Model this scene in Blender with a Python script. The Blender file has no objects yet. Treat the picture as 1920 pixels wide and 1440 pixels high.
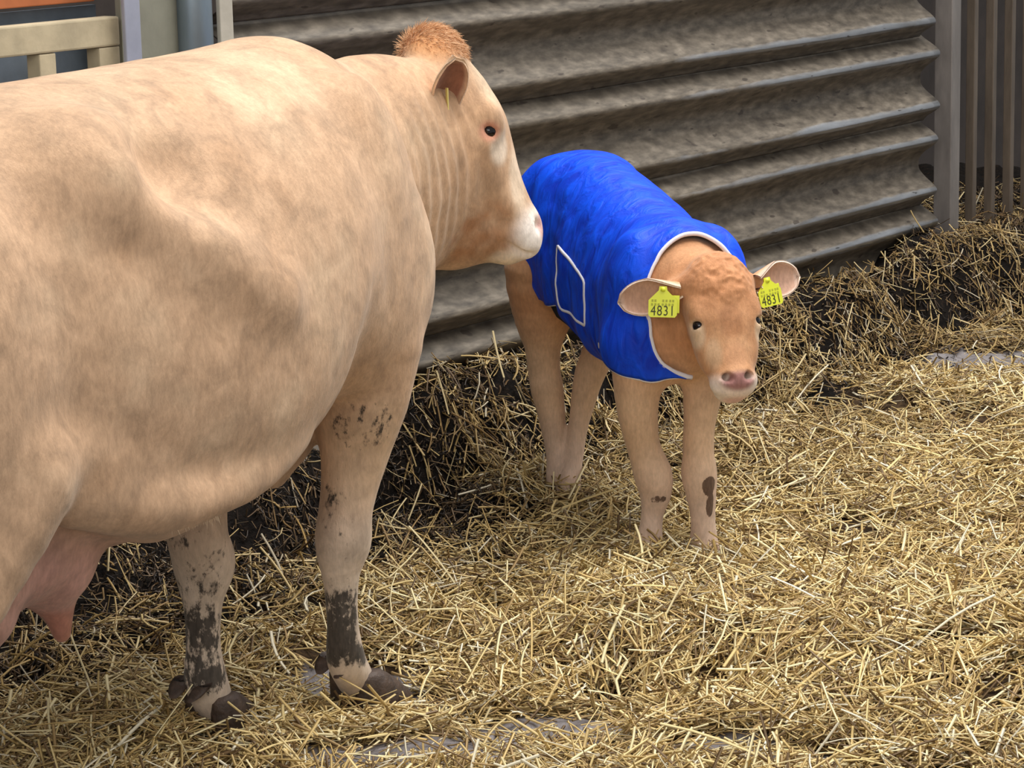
import bpy, bmesh, math
import numpy as np
from mathutils import Vector, Matrix, noise as mnoise

RNG = np.random.default_rng(7)
SC = bpy.context.scene
COL = SC.collection

# ------------------------------------------------------------------ camera
PITCH = math.atan(1025 / 5000.0); ROLL = 0.023
cam_data = bpy.data.cameras.new('camera'); cam = bpy.data.objects.new('camera', cam_data)
COL.objects.link(cam)
cam_data.sensor_width = 36.0; cam_data.lens = 36.0 * 5000 / 1920
cam_data.clip_start = 0.1; cam_data.clip_end = 100
fw = Vector((0, math.cos(PITCH), -math.sin(PITCH))); r0 = Vector((1, 0, 0)); u0 = r0.cross(fw)
rr = r0 * math.cos(ROLL) - u0 * math.sin(ROLL); uu = u0 * math.cos(ROLL) + r0 * math.sin(ROLL)
M = Matrix((rr, uu, -fw)).transposed().to_4x4(); M.translation = (0, 0, 1.85)
cam.matrix_world = M
SC.camera = cam

# ------------------------------------------------------------------ light
world = bpy.data.worlds.new('overcast_world'); SC.world = world; world.use_nodes = True
bg = world.node_tree.nodes['Background']
bg.inputs['Color'].default_value = (0.94, 0.97, 1.0, 1); bg.inputs['Strength'].default_value = 0.42
def area(name, loc, target, sx, sy, power, color):
    d = bpy.data.lights.new(name, 'AREA'); d.shape = 'RECTANGLE'; d.size = sx; d.size_y = sy
    d.energy = power; d.color = color
    o = bpy.data.objects.new(name, d); COL.objects.link(o); o.location = loc
    o.rotation_euler = (Vector(target) - Vector(loc)).to_track_quat('-Z', 'Y').to_euler()
    return o
area('roof_skylight_offscreen', (2.2, 7.2, 6.8), (0.2, 6.9, 0), 7.0, 5.0, 860, (1.0, 0.99, 0.97))
area('open_barn_side_offscreen', (-2.0, -5.0, 4.2), (0.2, 6.6, 0.6), 9.0, 3.4, 370, (1.0, 0.98, 0.95))
vs = SC.view_settings
vs.view_transform = 'Standard'; vs.look = 'None'; vs.exposure = 0.06; vs.gamma = 1.0; vs.use_curve_mapping = False

# ------------------------------------------------------------------ helpers
def lin(r, g, b):
    c = np.array([r, g, b], float) / 255.0
    return tuple(np.where(c <= 0.04045, c / 12.92, ((c + 0.055) / 1.055) ** 2.4))

def tag(o, label=None, cat=None, group=None, kind=None):
    if label: o['label'] = label
    if cat: o['category'] = cat
    if group: o['group'] = group
    if kind: o['kind'] = kind
    return o

def empty(name, loc=(0, 0, 0), rz=0.0):
    o = bpy.data.objects.new(name, None); COL.objects.link(o)
    o.location = loc; o.rotation_euler = (0, 0, rz); o.empty_display_size = 0.1
    return o

def mesh_obj(name, verts, faces, mat=None, parent=None, smooth=True, cols=None, attrs=None):
    """verts (n,3), faces either (m,k) int array or list of lists"""
    me = bpy.data.meshes.new(name)
    verts = np.asarray(verts, np.float32)
    if isinstance(faces, np.ndarray):
        m, k = faces.shape
        me.vertices.add(len(verts)); me.vertices.foreach_set('co', verts.ravel())
        me.loops.add(m * k); me.loops.foreach_set('vertex_index', faces.astype(np.int32).ravel())
        me.polygons.add(m)
        me.polygons.foreach_set('loop_start', np.arange(0, m * k, k, dtype=np.int32))
        me.update(calc_edges=True)
    else:
        me.from_pydata(verts.tolist(), [], [list(map(int, f)) for f in faces])
    if smooth:
        me.polygons.foreach_set('use_smooth', np.ones(len(me.polygons), bool))
    if cols is not None:
        a = me.color_attributes.new('Col', 'FLOAT_COLOR', 'POINT')
        c = np.ones((len(verts), 4), np.float32); c[:, :3] = cols
        a.data.foreach_set('color', c.ravel())
    for k_, v_ in (attrs or {}).items():
        a = me.attributes.new(k_, 'FLOAT', 'POINT'); a.data.foreach_set('value', np.asarray(v_, np.float32))
    me.update()
    o = bpy.data.objects.new(name, me); COL.objects.link(o)
    if mat: me.materials.append(mat)
    if parent: o.parent = parent
    return o

class MB:
    """collects polygons into one mesh"""
    def __init__(s): s.v = []; s.f = []
    def add(s, v, f):
        n = len(s.v); s.v += [tuple(map(float, p)) for p in v]; s.f += [[i + n for i in q] for q in f]
    def box(s, c, size, R=None, bev=0.0):
        bm = bmesh.new(); bmesh.ops.create_cube(bm, size=1)
        for v in bm.verts: v.co = Vector((v.co.x * size[0], v.co.y * size[1], v.co.z * size[2]))
        if bev: bmesh.ops.bevel(bm, geom=bm.edges[:], offset=bev, segments=2, affect='EDGES', profile=0.6)
        R = R or Matrix.Identity(3); bm.verts.index_update()
        s.add([(R @ v.co) + Vector(c) for v in bm.verts], [[v.index for v in f.verts] for f in bm.faces]); bm.free()
    def tube(s, pts, rad, seg=8, closed=False, sq=None):
        pts = np.asarray(pts, float); n = len(pts)
        rad = np.broadcast_to(rad, (n,))
        if closed: T = np.roll(pts, -1, 0) - np.roll(pts, 1, 0)
        else: T = np.gradient(pts, axis=0)
        T /= np.linalg.norm(T, axis=1)[:, None] + 1e-9
        ref = np.array([0, 0, 1.0]) if abs(T[0, 2]) < 0.9 else np.array([1.0, 0, 0])
        nrm = np.cross(T[0], ref); nrm /= np.linalg.norm(nrm); v = []; 
        for i in range(n):
            nrm = nrm - T[i] * (nrm @ T[i]); nrm /= np.linalg.norm(nrm); b = np.cross(T[i], nrm)
            for k in range(seg):
                a = 2 * math.pi * k / seg; v.append(pts[i] + rad[i] * (nrm * math.cos(a) + b * math.sin(a)))
        f = []
        for i in range(n if closed else n - 1):
            j = (i + 1) % n
            for k in range(seg):
                k2 = (k + 1) % seg; f.append([i * seg + k, i * seg + k2, j * seg + k2, j * seg + k])
        if not closed: f.append(list(range(seg))[::-1]); f.append([(n - 1) * seg + k for k in range(seg)])
        s.add(v, f)
    def build(s, name, mat, parent=None, smooth=False):
        return mesh_obj(name, s.v, s.f, mat, parent, smooth)

def new_mat(name):
    m = bpy.data.materials.new(name); m.use_nodes = True
    nt = m.node_tree; return m, nt, nt.nodes['Principled BSDF']
def N(nt, typ, **kw):
    n = nt.nodes.new(typ)
    for k, v in kw.items():
        if k in n.inputs: n.inputs[k].default_value = v
        else: setattr(n, k, v)
    return n
def ramp(nt, fac, stops):
    n = nt.nodes.new('ShaderNodeValToRGB'); e = n.color_ramp.elements
    while len(e) < len(stops): e.new(0.5)
    for el, (p, c) in zip(e, stops):
        el.position = p; el.color = c if len(c) == 4 else (*c, 1)
    nt.links.new(fac, n.inputs['Fac']); return n
def g(v): return (v, v, v, 1)
def mixc(nt, fac, a, b, mode='MIX'):
    n = nt.nodes.new('ShaderNodeMix'); n.data_type = 'RGBA'; n.blend_type = mode
    for sock, val in ((n.inputs[0], fac), (n.inputs[6], a), (n.inputs[7], b)):
        if isinstance(val, bpy.types.NodeSocket): nt.links.new(val, sock)
        elif isinstance(val, (int, float)): sock.default_value = val
        else: sock.default_value = (*val[:3], 1)
    return n.outputs[2]
def math_n(nt, op, a, b=None, clamp=False):
    n = nt.nodes.new('ShaderNodeMath'); n.operation = op; n.use_clamp = clamp
    for s_, v in zip(n.inputs, (a, b)):
        if v is None: continue
        if isinstance(v, bpy.types.NodeSocket): nt.links.new(v, s_)
        else: s_.default_value = v
    return n.outputs[0]
def objnoise(nt, scale, detail=4, rough=0.55, stretch=(1, 1, 1), rot=(0, 0, 0), dist=0.0):
    tc = N(nt, 'ShaderNodeTexCoord'); mp = N(nt, 'ShaderNodeMapping')
    mp.inputs['Scale'].default_value = stretch; mp.inputs['Rotation'].default_value = rot
    nt.links.new(tc.outputs['Object'], mp.inputs['Vector'])
    n = N(nt, 'ShaderNodeTexNoise', Scale=scale, Detail=detail, Roughness=rough, Distortion=dist)
    nt.links.new(mp.outputs['Vector'], n.inputs['Vector']); return n.outputs['Fac']
def bump(nt, bsdf, h, strength, dist):
    b = N(nt, 'ShaderNodeBump', Strength=strength, Distance=dist)
    nt.links.new(h, b.inputs['Height']); nt.links.new(b.outputs['Normal'], bsdf.inputs['Normal']); return b

def simple_mat(name, col, rough=0.6, metal=0.0, var=0.25, scale=12, bumpy=0.15, col2=None, stretch=(1, 1, 1), spec=0.5):
    m, nt, b = new_mat(name)
    nz = objnoise(nt, scale, 5, 0.6, stretch)
    c2 = col2 or tuple(c * (1 - var) for c in col)
    r_ = ramp(nt, nz, [(0.3, c2), (0.7, col)])
    nt.links.new(r_.outputs['Color'], b.inputs['Base Color'])
    b.inputs['Roughness'].default_value = rough; b.inputs['Metallic'].default_value = metal
    b.inputs['Specular IOR Level'].default_value = spec
    if bumpy: bump(nt, b, nz, bumpy, 0.01)
    return m

# vectorised value noise (for geometry)
def _hash(i, j, k, seed):
    h = (i * 374761393 + j * 668265263 + k * 2147483647 + seed * 974634777) & 0xFFFFFFFF
    h = ((h ^ (h >> 13)) * 1274126177) & 0xFFFFFFFF
    return ((h ^ (h >> 16)) & 0xFFFFFF) / float(0xFFFFFF) * 2 - 1
def vnoise(x, y, z=0.0, seed=0):
    x, y, z = np.broadcast_arrays(np.asarray(x, float), np.asarray(y, float), np.asarray(z, float))
    i, j, k = (np.floor(a).astype(np.int64) for a in (x, y, z))
    fx, fy, fz = x - i, y - j, z - k
    sx, sy, sz = (t * t * (3 - 2 * t) for t in (fx, fy, fz))
    r = 0
    for a in (0, 1):
        wa = sx if a else 1 - sx
        for b in (0, 1):
            wb = sy if b else 1 - sy
            for c in (0, 1):
                wc = sz if c else 1 - sz
                r = r + wa * wb * wc * _hash(i + a, j + b, k + c, seed)
    return r
def fbm(x, y, z=0.0, seed=0, oct=4):
    r = 0; a = 1.0; s = 0
    for o in range(oct):
        r = r + a * vnoise(np.asarray(x) * 2 ** o, np.asarray(y) * 2 ** o, np.asarray(z) * 2 ** o, seed + o * 17); s += a; a *= 0.5
    return r / s
def sstep(a, b, x):
    t = np.clip((np.asarray(x, float) - a) / (b - a), 0, 1); return t * t * (3 - 2 * t)

# ------------------------------------------------------------------ implicit surface tools
def smin(a, b, k):
    h = np.clip(0.5 + 0.5 * (b - a) / k, 0, 1)
    return b * (1 - h) + a * h - k * h * (1 - h)

class Ell:
    def __init__(s, c, r, R=None):
        s.c = np.array(c, float); s.r = np.array(r, float); s.R = None if R is None else np.array(R, float)
        ext = s.r if s.R is None else np.abs(s.R.T) @ s.r      # R rows = axes
        s.lo = s.c - ext; s.hi = s.c + ext
    def __call__(s, X, Y, Z):
        x, y, z = X - s.c[0], Y - s.c[1], Z - s.c[2]
        if s.R is not None:
            R = s.R
            x, y, z = (R[0, 0] * x + R[0, 1] * y + R[0, 2] * z, R[1, 0] * x + R[1, 1] * y + R[1, 2] * z, R[2, 0] * x + R[2, 1] * y + R[2, 2] * z)
        a, b, c = s.r
        k0 = np.sqrt((x / a) ** 2 + (y / b) ** 2 + (z / c) ** 2)
        k1 = np.sqrt((x / a ** 2) ** 2 + (y / b ** 2) ** 2 + (z / c ** 2) ** 2) + 1e-6
        return k0 * (k0 - 1) / k1

class Cone:
    """rounded cone a->b; n,q: squash, the component along n counts q times"""
    def __init__(s, a, b, ra, rb, n=None, q=1.0):
        s.a = np.array(a, float); s.b = np.array(b, float); s.ra = ra; s.rb = rb
        s.n = None if n is None else np.array(n, float) / np.linalg.norm(n); s.q = q
        m = max(ra, rb) * max(1.0, 1 / q)
        s.lo = np.minimum(s.a, s.b) - m; s.hi = np.maximum(s.a, s.b) + m
    def __call__(s, X, Y, Z):
        ab = s.b - s.a; L = ab @ ab
        x, y, z = X - s.a[0], Y - s.a[1], Z - s.a[2]
        t = np.clip((x * ab[0] + y * ab[1] + z * ab[2]) / L, 0, 1)
        x, y, z = x - t * ab[0], y - t * ab[1], z - t * ab[2]
        d2 = x * x + y * y + z * z
        if s.n is not None:
            dn = x * s.n[0] + y * s.n[1] + z * s.n[2]
            d2 = d2 + (s.q ** 2 - 1) * dn * dn
        return (np.sqrt(d2 + 1e-9) - (s.ra + (s.rb - s.ra) * t)) * (min(1.0, 1.0 / s.q) if s.q > 1 else 1.0)

class Loft:
    """torso along x: stations (x, ztop, zbottom, halfwidth, egg)"""
    def __init__(s, st, n=2.3, y0=None):
        st = np.array(sorted(st), float)
        xs = np.linspace(st[0, 0], st[-1, 0], 200)
        s.xs = xs; s.v = [s._spl(st[:, 0], st[:, i], xs) for i in range(1, st.shape[1])]
        s.n = n
        s.lo = np.array([st[0, 0], -st[:, 3].max() * 1.2, st[:, 2].min()]); s.hi = np.array([st[-1, 0], st[:, 3].max() * 1.2, st[:, 1].max()])
    @staticmethod
    def _spl(x, y, q):
        m = np.gradient(y, x); i = np.clip(np.searchsorted(x, q) - 1, 0, len(x) - 2)
        h = x[i + 1] - x[i]; t = (q - x[i]) / h
        return (2*t**3-3*t**2+1)*y[i] + (t**3-2*t**2+t)*h*m[i] + (-2*t**3+3*t**2)*y[i+1] + (t**3-t**2)*h*m[i+1]
    def __call__(s, X, Y, Z):
        zt, zb, w, e = (np.interp(X, s.xs, v) for v in s.v)
        c = (zt + zb) / 2; h = (zt - zb) / 2
        q = (Z - c) / h
        we = w * (1 - e * np.clip(q, -1.2, 1.2))
        r = ((np.abs(Y / we) + 1e-6) ** s.n + (np.abs(q) + 1e-6) ** s.n) ** (1 / s.n)
        d = (r - 1) * np.minimum(w, h) * 0.9
        dx = np.maximum(s.xs[0] - X, X - s.xs[-1])
        return np.where(dx > 0, np.maximum(d, 0) + dx, d)

class Field:
    def __init__(s, lo, hi, h):
        s.lo = np.array(lo, float); s.h = h
        s.n = np.ceil((np.array(hi) - s.lo) / h).astype(int) + 1
        s.F = np.full(s.n, 0.5, np.float32); s.ax = [s.lo[i] + h * np.arange(s.n[i]) for i in range(3)]
    def _sl(s, p, k):
        a = np.clip(np.floor((p.lo - k - 0.02 - s.lo) / s.h).astype(int), 0, s.n - 1)
        b = np.clip(np.ceil((p.hi + k + 0.02 - s.lo) / s.h).astype(int) + 1, 1, s.n)
        return tuple(slice(i, j) for i, j in zip(a, b))
    def _ev(s, p, sl):
        X = s.ax[0][sl[0]].astype(np.float32)[:, None, None]; Y = s.ax[1][sl[1]].astype(np.float32)[None, :, None]; Z = s.ax[2][sl[2]].astype(np.float32)[None, None, :]
        return p(X, Y, Z)
    def add(s, p, k=0.03):
        sl = s._sl(p, k); s.F[sl] = smin(s.F[sl], s._ev(p, sl), k)
    def cut(s, p, k=0.02):
        sl = s._sl(p, k); s.F[sl] = -smin(-s.F[sl], s._ev(p, sl), k)
    def mesh(s, smooth_it=2):
        F = s.F; S = F < 0; n = s.n
        c = [S[i:n[0]-1+i, j:n[1]-1+j, k:n[2]-1+k] for i in (0, 1) for j in (0, 1) for k in (0, 1)]
        cnt = sum(a.astype(np.uint8) for a in c); act = (cnt > 0) & (cnt < 8)
        idx = np.full(act.shape, -1, np.int32); ii = np.argwhere(act); idx[act] = np.arange(len(ii))
        acc = np.zeros((len(ii), 3)); num = np.zeros(len(ii))
        I, J, K = ii.T
        corners = [(i, j, k) for i in (0, 1) for j in (0, 1) for k in (0, 1)]
        val = {q: F[I + q[0], J + q[1], K + q[2]].astype(float) for q in corners}
        for p in corners:
            for d in range(3):
                if p[d]: continue
                q = list(p); q[d] = 1; q = tuple(q)
                a, b = val[p], val[q]; m = (a < 0) != (b < 0)
                t = np.where(m, a / np.where(m, a - b, 1), 0)
                pt = np.tile(np.array(p, float), (len(ii), 1)); pt[:, d] += t
                acc[m] += pt[m]; num[m] += 1
        V = s.lo + s.h * (ii + acc / num[:, None])
        quads = []
        for d in range(3):
            sh = [slice(1, n[e] - 1) for e in range(3)]; sh[d] = slice(0, n[d] - 1)
            A = S[tuple(sh)]; sh2 = list(sh); sh2[d] = slice(1, n[d]); B = S[tuple(sh2)]
            for flip, mask in ((False, A & ~B), (True, ~A & B)):
                e = np.argwhere(mask) + np.array([0 if x == d else 1 for x in range(3)])
                if not len(e): continue
                u, v = (d + 1) % 3, (d + 2) % 3
                du = np.zeros(3, int); du[u] = 1; dv = np.zeros(3, int); dv[v] = 1
                q = [idx[tuple(p.T)] for p in (e - du - dv, e - dv, e, e - du)]
                q = np.stack(q if not flip else q[::-1], 1); quads.append(q)
        Q = np.concatenate(quads); Q = Q[(Q >= 0).all(1)]
        for _ in range(smooth_it):
            ac = np.zeros_like(V); ct = np.zeros(len(V))
            for a in range(4):
                for b in ((a + 1) % 4,):
                    np.add.at(ac, Q[:, a], V[Q[:, b]]); np.add.at(ct, Q[:, a], 1)
                    np.add.at(ac, Q[:, b], V[Q[:, a]]); np.add.at(ct, Q[:, b], 1)
            V = V * 0.5 + 0.5 * ac / np.maximum(ct, 1)[:, None]
        return V, Q

class Chain:
    """limb: splined run of rounded cones taken as one primitive"""
    def __init__(s, pts, sub=4):
        p = np.array(pts, float); k = np.arange(len(p)).astype(float); q = np.linspace(0, len(p) - 1, (len(p) - 1) * sub + 1)
        f = np.stack([Loft._spl(k, p[:, i], q) for i in range(4)], 1) if len(p) > 2 else p
        s.c = [Cone(a[:3], b[:3], a[3], b[3]) for a, b in zip(f[:-1], f[1:])]
        s.lo = np.min([c.lo for c in s.c], 0); s.hi = np.max([c.hi for c in s.c], 0)
    def __call__(s, X, Y, Z):
        d = None
        for c in s.c:
            v = c(X, Y, Z); d = v if d is None else np.minimum(d, v)
        return d
def chain(pts): return [Chain(pts)]

def fold_cols(base, *layers):
    c = np.array(base, float) if np.ndim(base) == 2 else None
    for m, col in layers:
        m = np.clip(m, 0, 1)[:, None]; c = c * (1 - m) + np.array(col) * m
    return c
def blob(V, c, r):
    """soft mask around c with radii r"""
    d = np.sqrt((((V - np.array(c)) / np.array(r)) ** 2).sum(1)); return 1 - sstep(0.55, 1.15, d)
# ------------------------------------------------------------------ wall of stacked crash-barrier rails
WA = math.radians(35.97)
WD = np.array([math.sin(WA), math.cos(WA), 0]); WN = np.array([math.cos(WA), -math.sin(WA), 0])   # along the wall, out of the wall
WB = np.array([1.656, 10.198, 0]) - 0.084 * WN
def wp(t, z, p=0.0): return WB - WD * t + WN * p + np.array([0, 0, z])
WR3 = Matrix((WD, WN, (0, 0, 1))).transposed()      # box axes: x along wall, y outwards

def rail_mat():
    m, nt, b = new_mat('dirty_galvanised_steel')
    cr = N(nt, 'ShaderNodeAttribute', attribute_name='crest').outputs['Fac']
    us = N(nt, 'ShaderNodeAttribute', attribute_name='rub').outputs['Fac']
    at_ = N(nt, 'ShaderNodeAttribute', attribute_name='along').outputs['Fac']; ac_ = N(nt, 'ShaderNodeAttribute', attribute_name='across').outputs['Fac']
    cx_ = N(nt, 'ShaderNodeCombineXYZ'); nt.links.new(at_, cx_.inputs[0]); nt.links.new(ac_, cx_.inputs[1])
    def pn(scale, det, rough, sx=1.0):
        mp = N(nt, 'ShaderNodeMapping'); mp.inputs['Scale'].default_value = (sx, 1, 1); nt.links.new(cx_.outputs[0], mp.inputs['Vector'])
        t_ = N(nt, 'ShaderNodeTexNoise', Scale=scale, Detail=det, Roughness=rough); nt.links.new(mp.outputs[0], t_.inputs['Vector']); return t_.outputs['Fac']
    n1 = pn(7, 5, 0.6, 0.3); n2 = pn(38, 4, 0.55, 0.36); n3 = pn(3.0, 4, 0.6, 0.25)
    dust = ramp(nt, n2, [(0.25, lin(72, 63, 53)), (0.5, lin(106, 96, 83)), (0.75, lin(134, 123, 108))]).outputs['Color']
    steel = ramp(nt, n1, [(0.3, lin(140, 140, 140)), (0.7, lin(186, 188, 192))]).outputs['Color']
    k = math_n(nt, 'ADD', math_n(nt, 'MULTIPLY', n1, 0.9), math_n(nt, 'MULTIPLY', math_n(nt, 'MULTIPLY', math_n(nt, 'POWER', cr, 3.0), us), 0.50))
    bare = ramp(nt, k, [(0.72, g(0)), (0.95, g(1))]).outputs['Color']
    grime = ramp(nt, math_n(nt, 'ADD', math_n(nt, 'MULTIPLY', n3, 0.7), math_n(nt, 'MULTIPLY', n2, 0.3)), [(0.38, g(0.55)), (0.60, g(1.0))]).outputs['Color']
    c = mixc(nt, bare, dust, steel); c = mixc(nt, 0.75, c, grime, 'MULTIPLY')
    spl = ramp(nt, pn(30, 2, 0.4, 0.4), [(0.68, g(0)), (0.71, g(0.75))]).outputs['Color']
    c = mixc(nt, spl, c, lin(52, 42, 34))
    nt.links.new(c, b.inputs['Base Color'])
    nt.links.new(math_n(nt, 'MULTIPLY', bare, 0.75), b.inputs['Metallic'])
    rr_ = ramp(nt, bare, [(0.0, g(0.6)), (1.0, g(0.30))]).outputs['Color']
    nt.links.new(rr_, b.inputs['Roughness'])
    bump(nt, b, math_n(nt, 'ADD', n2, math_n(nt, 'MULTIPLY', n1, 0.6)), 0.10, 0.006)
    return m
MAT_RAIL = rail_mat()
MAT_POST = simple_mat('weathered_grey_steel', lin(138, 130, 124), 0.5, 0.35, 0.4, 14, 0.2, stretch=(1, 1, 0.3))
MAT_BAR = simple_mat('brown_steel_bar', lin(112, 98, 84), 0.5, 0.3, 0.45, 18, 0.2, stretch=(1, 1, 0.2))
MAT_DARK = simple_mat('dark_back_wall', lin(58, 48, 42), 0.9, 0, 0.5, 5, 0.3)
MAT_GALV = simple_mat('pale_galvanised', lin(176, 178, 192), 0.45, 0.4, 0.18, 9, 0.1)
MAT_OLIVE = simple_mat('olive_concrete', lin(140, 138, 122), 0.85, 0, 0.2, 10, 0.2)
MAT_PIPE = simple_mat('blue_grey_pipe', lin(142, 156, 166), 0.4, 0.5, 0.3, 10, 0.15, stretch=(1, 1, 0.3))
MAT_STRIP = simple_mat('pale_edge_strip', lin(186, 178, 162), 0.7, 0, 0.2, 12, 0.2)
MAT_TIMBER = simple_mat('weathered_timber', lin(196, 180, 148), 0.8, 0, 0.32, 9, 0.3, stretch=(1, 1, 1))
MAT_BLUE = simple_mat('blue_grey_sheet', lin(128, 140, 152), 0.6, 0.1, 0.35, 8, 0.15)
MAT_ORANGE = simple_mat('orange_board', lin(188, 108, 62), 0.7, 0, 0.25, 8, 0.15)

wall_back = empty('wall_back', tuple(WB), 0); wall_back['kind'] = 'structure'
PROF = [(0.178, -0.012), (0.156, 0.016), (0.132, 0.054), (0.115, 0.076), (0.102, 0.084), (0.088, 0.079), (0.070, 0.058), (0.050, 0.028), (0.026, 0.006), (0.0, 0.0), (-0.024, 0.006), (-0.048, 0.030), (-0.070, 0.060), (-0.087, 0.079), (-0.100, 0.084), (-0.112, 0.077), (-0.126, 0.056), (-0.142, 0.030), (-0.160, 0.014)]
pz = np.array([a for a, _ in PROF]); pp = np.array([b_ for _, b_ in PROF])
q_ = np.linspace(0, len(PROF) - 1, 55); ix = np.arange(len(PROF))
pz_f = Loft._spl(ix.astype(float), pz, q_); pp_f = Loft._spl(ix.astype(float), pp, q_)
def rail(zc, t0, t1, wig=0.0, seed=0):
    nt_ = 60; ts = np.linspace(t0, t1, nt_); v = []
    T, I = np.meshgrid(ts, np.arange(len(q_)), indexing='ij')
    dent = 0.004 * fbm(T * 1.5, pz_f[I] * 6, 0, 40 + seed, 3)
    z = zc + pz_f[I] + 0.003 * vnoise(T * 1.1, 0 * T, 0, 50 + seed); p = pp_f[I] + dent
    # the worn end curls slightly toward the wall
    V_ = (WB[None, None, :] - WD * T[..., None] + WN * p[..., None]); V_[..., 2] = z
    V_ = V_ - WB
    n = len(q_); Q_ = [[i * n + j, i * n + j + 1, (i + 1) * n + j + 1, (i + 1) * n + j] for i in range(nt_ - 1) for j in range(n - 1)]
    rub = sstep(2.6, 0.6, T) * 0.9 + 0.25
    o = mesh_obj('rail', V_.reshape(-1, 3), np.array(Q_), MAT_RAIL, wall_back, True, None, {'crest': np.clip(p / 0.084, 0, 1).ravel() ** 2, 'rub': rub.ravel(), 'along': (T + 7.3 * seed).ravel(), 'across': (zc * 3 + q_[I] * 0.026).ravel()})
    md = o.modifiers.new('gauge', 'SOLIDIFY'); md.thickness = 0.004; md.offset = 1
    return o
for k, (zc, e) in enumerate(((1.878, 0.02), (1.552, 0.0), (1.228, 0.03), (0.9055, -0.01), (0.582, 0.005), (0.2605, -0.005))):
    rail(zc, e, 4.04, seed=k)
rail(0.2605, 4.07, 6.4, seed=9); rail(0.582, 4.46, 6.4, seed=10)
# mud lump on the third rail, bolt slot on the first
mb = MB(); mb.tube([wp(3.36, 0.553, 0.000), wp(3.36, 0.553, 0.014), wp(3.36, 0.552, 0.022)], [0.034, 0.028, 0.012], 11); mb.v = [tuple(np.array(v) - WB) for v in mb.v]; mb.build('mud_lump', simple_mat('dry_mud', lin(78, 66, 60), 0.9, 0, 0.3, 30, 0.5), wall_back, True)
# low kerb carrying the rails
mb = MB(); mb.box(wp(3.0, 0.04, -0.05) - WB, (6.6, 0.06, 0.30), WR3, 0.01); mb.build('kerb', MAT_DARK, wall_back)

# posts at both ends
def upright(name, t, p, sx, sy, z0, z1, mat, label, cat, bev=0.004):
    o_ = wp(t, z0, p); mb = MB(); mb.box((0, 0, (z1 - z0) / 2), (sx, sy, z1 - z0), WR3, bev)
    o = mb.build(name, mat); o.location = o_; tag(o, label, cat); return o
upright('steel_post', -0.150, 0.045, 0.075, 0.075, 0.0, 2.3, MAT_POST, 'grey square steel post at the open end of the rail wall', 'post')
gate = empty('bar_gate', tuple(wp(-0.4, 0.0))); tag(gate, 'gate of upright brown steel bars beside the grey post', 'gate')
for k in range(9):
    mb = MB(); c = wp(-0.455 - 0.171 * k, 1.24, 0.0) - wp(-0.4, 0.0); mb.box(c, (0.032, 0.036, 2.04), WR3, 0.003); mb.build('bar', MAT_BAR, gate)
for zz in (2.2,):
    mb = MB(); mb.box(wp(-1.1, zz, -0.005) - wp(-0.4, 0), (1.6, 0.03, 0.05), WR3, 0.004); mb.build('top_rail', MAT_BAR, gate)
# column at the left end of the rails
colm = empty('steel_column', tuple(wp(4.2, 0, 0.08))); tag(colm, 'pale galvanised column with a blue-grey pipe at the left end of the rails', 'column')
def cpart(name, t, p, sx, sy, mat):
    mb = MB(); mb.box(wp(t, 1.47, p) - wp(4.2, 0, 0.08), (sx, sy, 2.06), WR3, 0.003); mb.build(name, mat, colm)
cpart('flange', 4.394, 0.09, 0.055, 0.012, MAT_GALV)
cpart('web_panel', 4.262, 0.02, 0.21, 0.02, MAT_OLIVE)
cpart('edge_strip', 4.055, 0.095, 0.050, 0.014, MAT_STRIP)
mb = MB(); c = wp(4.125, 0.44, 0.055) - wp(4.2, 0, 0.08); mb.tube([c, c + np.array([0, 0, 2.06])], 0.046, 24); mb.build('pipe', MAT_PIPE, colm, True)
# timber barrier
tim = empty('timber_barrier', tuple(wp(4.8, 0, 0.05))); tag(tim, 'weathered pale timber barrier with short uprights behind the cow', 'barrier')
mb = MB(); mb.box(wp(5.1, 1.402, 0.03) - wp(4.8, 0, 0.05), (1.40, 0.05, 0.072), WR3, 0.005); mb.build('top_rail', MAT_TIMBER, tim)
mb = MB(); mb.box(wp(5.1, 0.86, 0.03) - wp(4.8, 0, 0.05), (1.40, 0.05, 0.072), WR3, 0.005); mb.build('lower_rail', MAT_TIMBER, tim)
mb = MB(); mb.box(wp(5.75, 0.7, -0.04) - wp(4.8, 0, 0.05), (0.09, 0.08, 1.4), WR3, 0.005); mb.build('post', MAT_TIMBER, tim)
for t_, w_ in ((4.436, 0.072), (4.648, 0.055), (4.95, 0.055), (5.25, 0.055)):
    mb = MB(); mb.box(wp(t_, 1.13, 0.03) - wp(4.8, 0, 0.05), (w_, 0.045, 0.47), WR3, 0.004); mb.build('upright', MAT_TIMBER, tim)
mb = MB(); mb.box((0, 0, 0.73), (1.6, 0.015, 1.46), WR3); o = mb.build('sheet_panel', MAT_BLUE); o.location = wp(5.13, 0, -0.10); tag(o, 'blue-grey sheet standing behind the timber barrier', 'panel')
mb = MB(); mb.box((0, 0, 0), (1.6, 0.03, 0.16), WR3, 0.003); o = mb.build('orange_board', MAT_ORANGE); o.location = wp(5.18, 1.552, -0.06); tag(o, 'orange board above the timber barrier', 'board')
# dark rear of the barn
mb = MB(); mb.box((0, 0, 1.5), (14.0, 0.1, 3.2), WR3); o = mb.build('wall_rear', MAT_DARK); o.location = wp(1.0, 0, -1.3); o['kind'] = 'structure'

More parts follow.
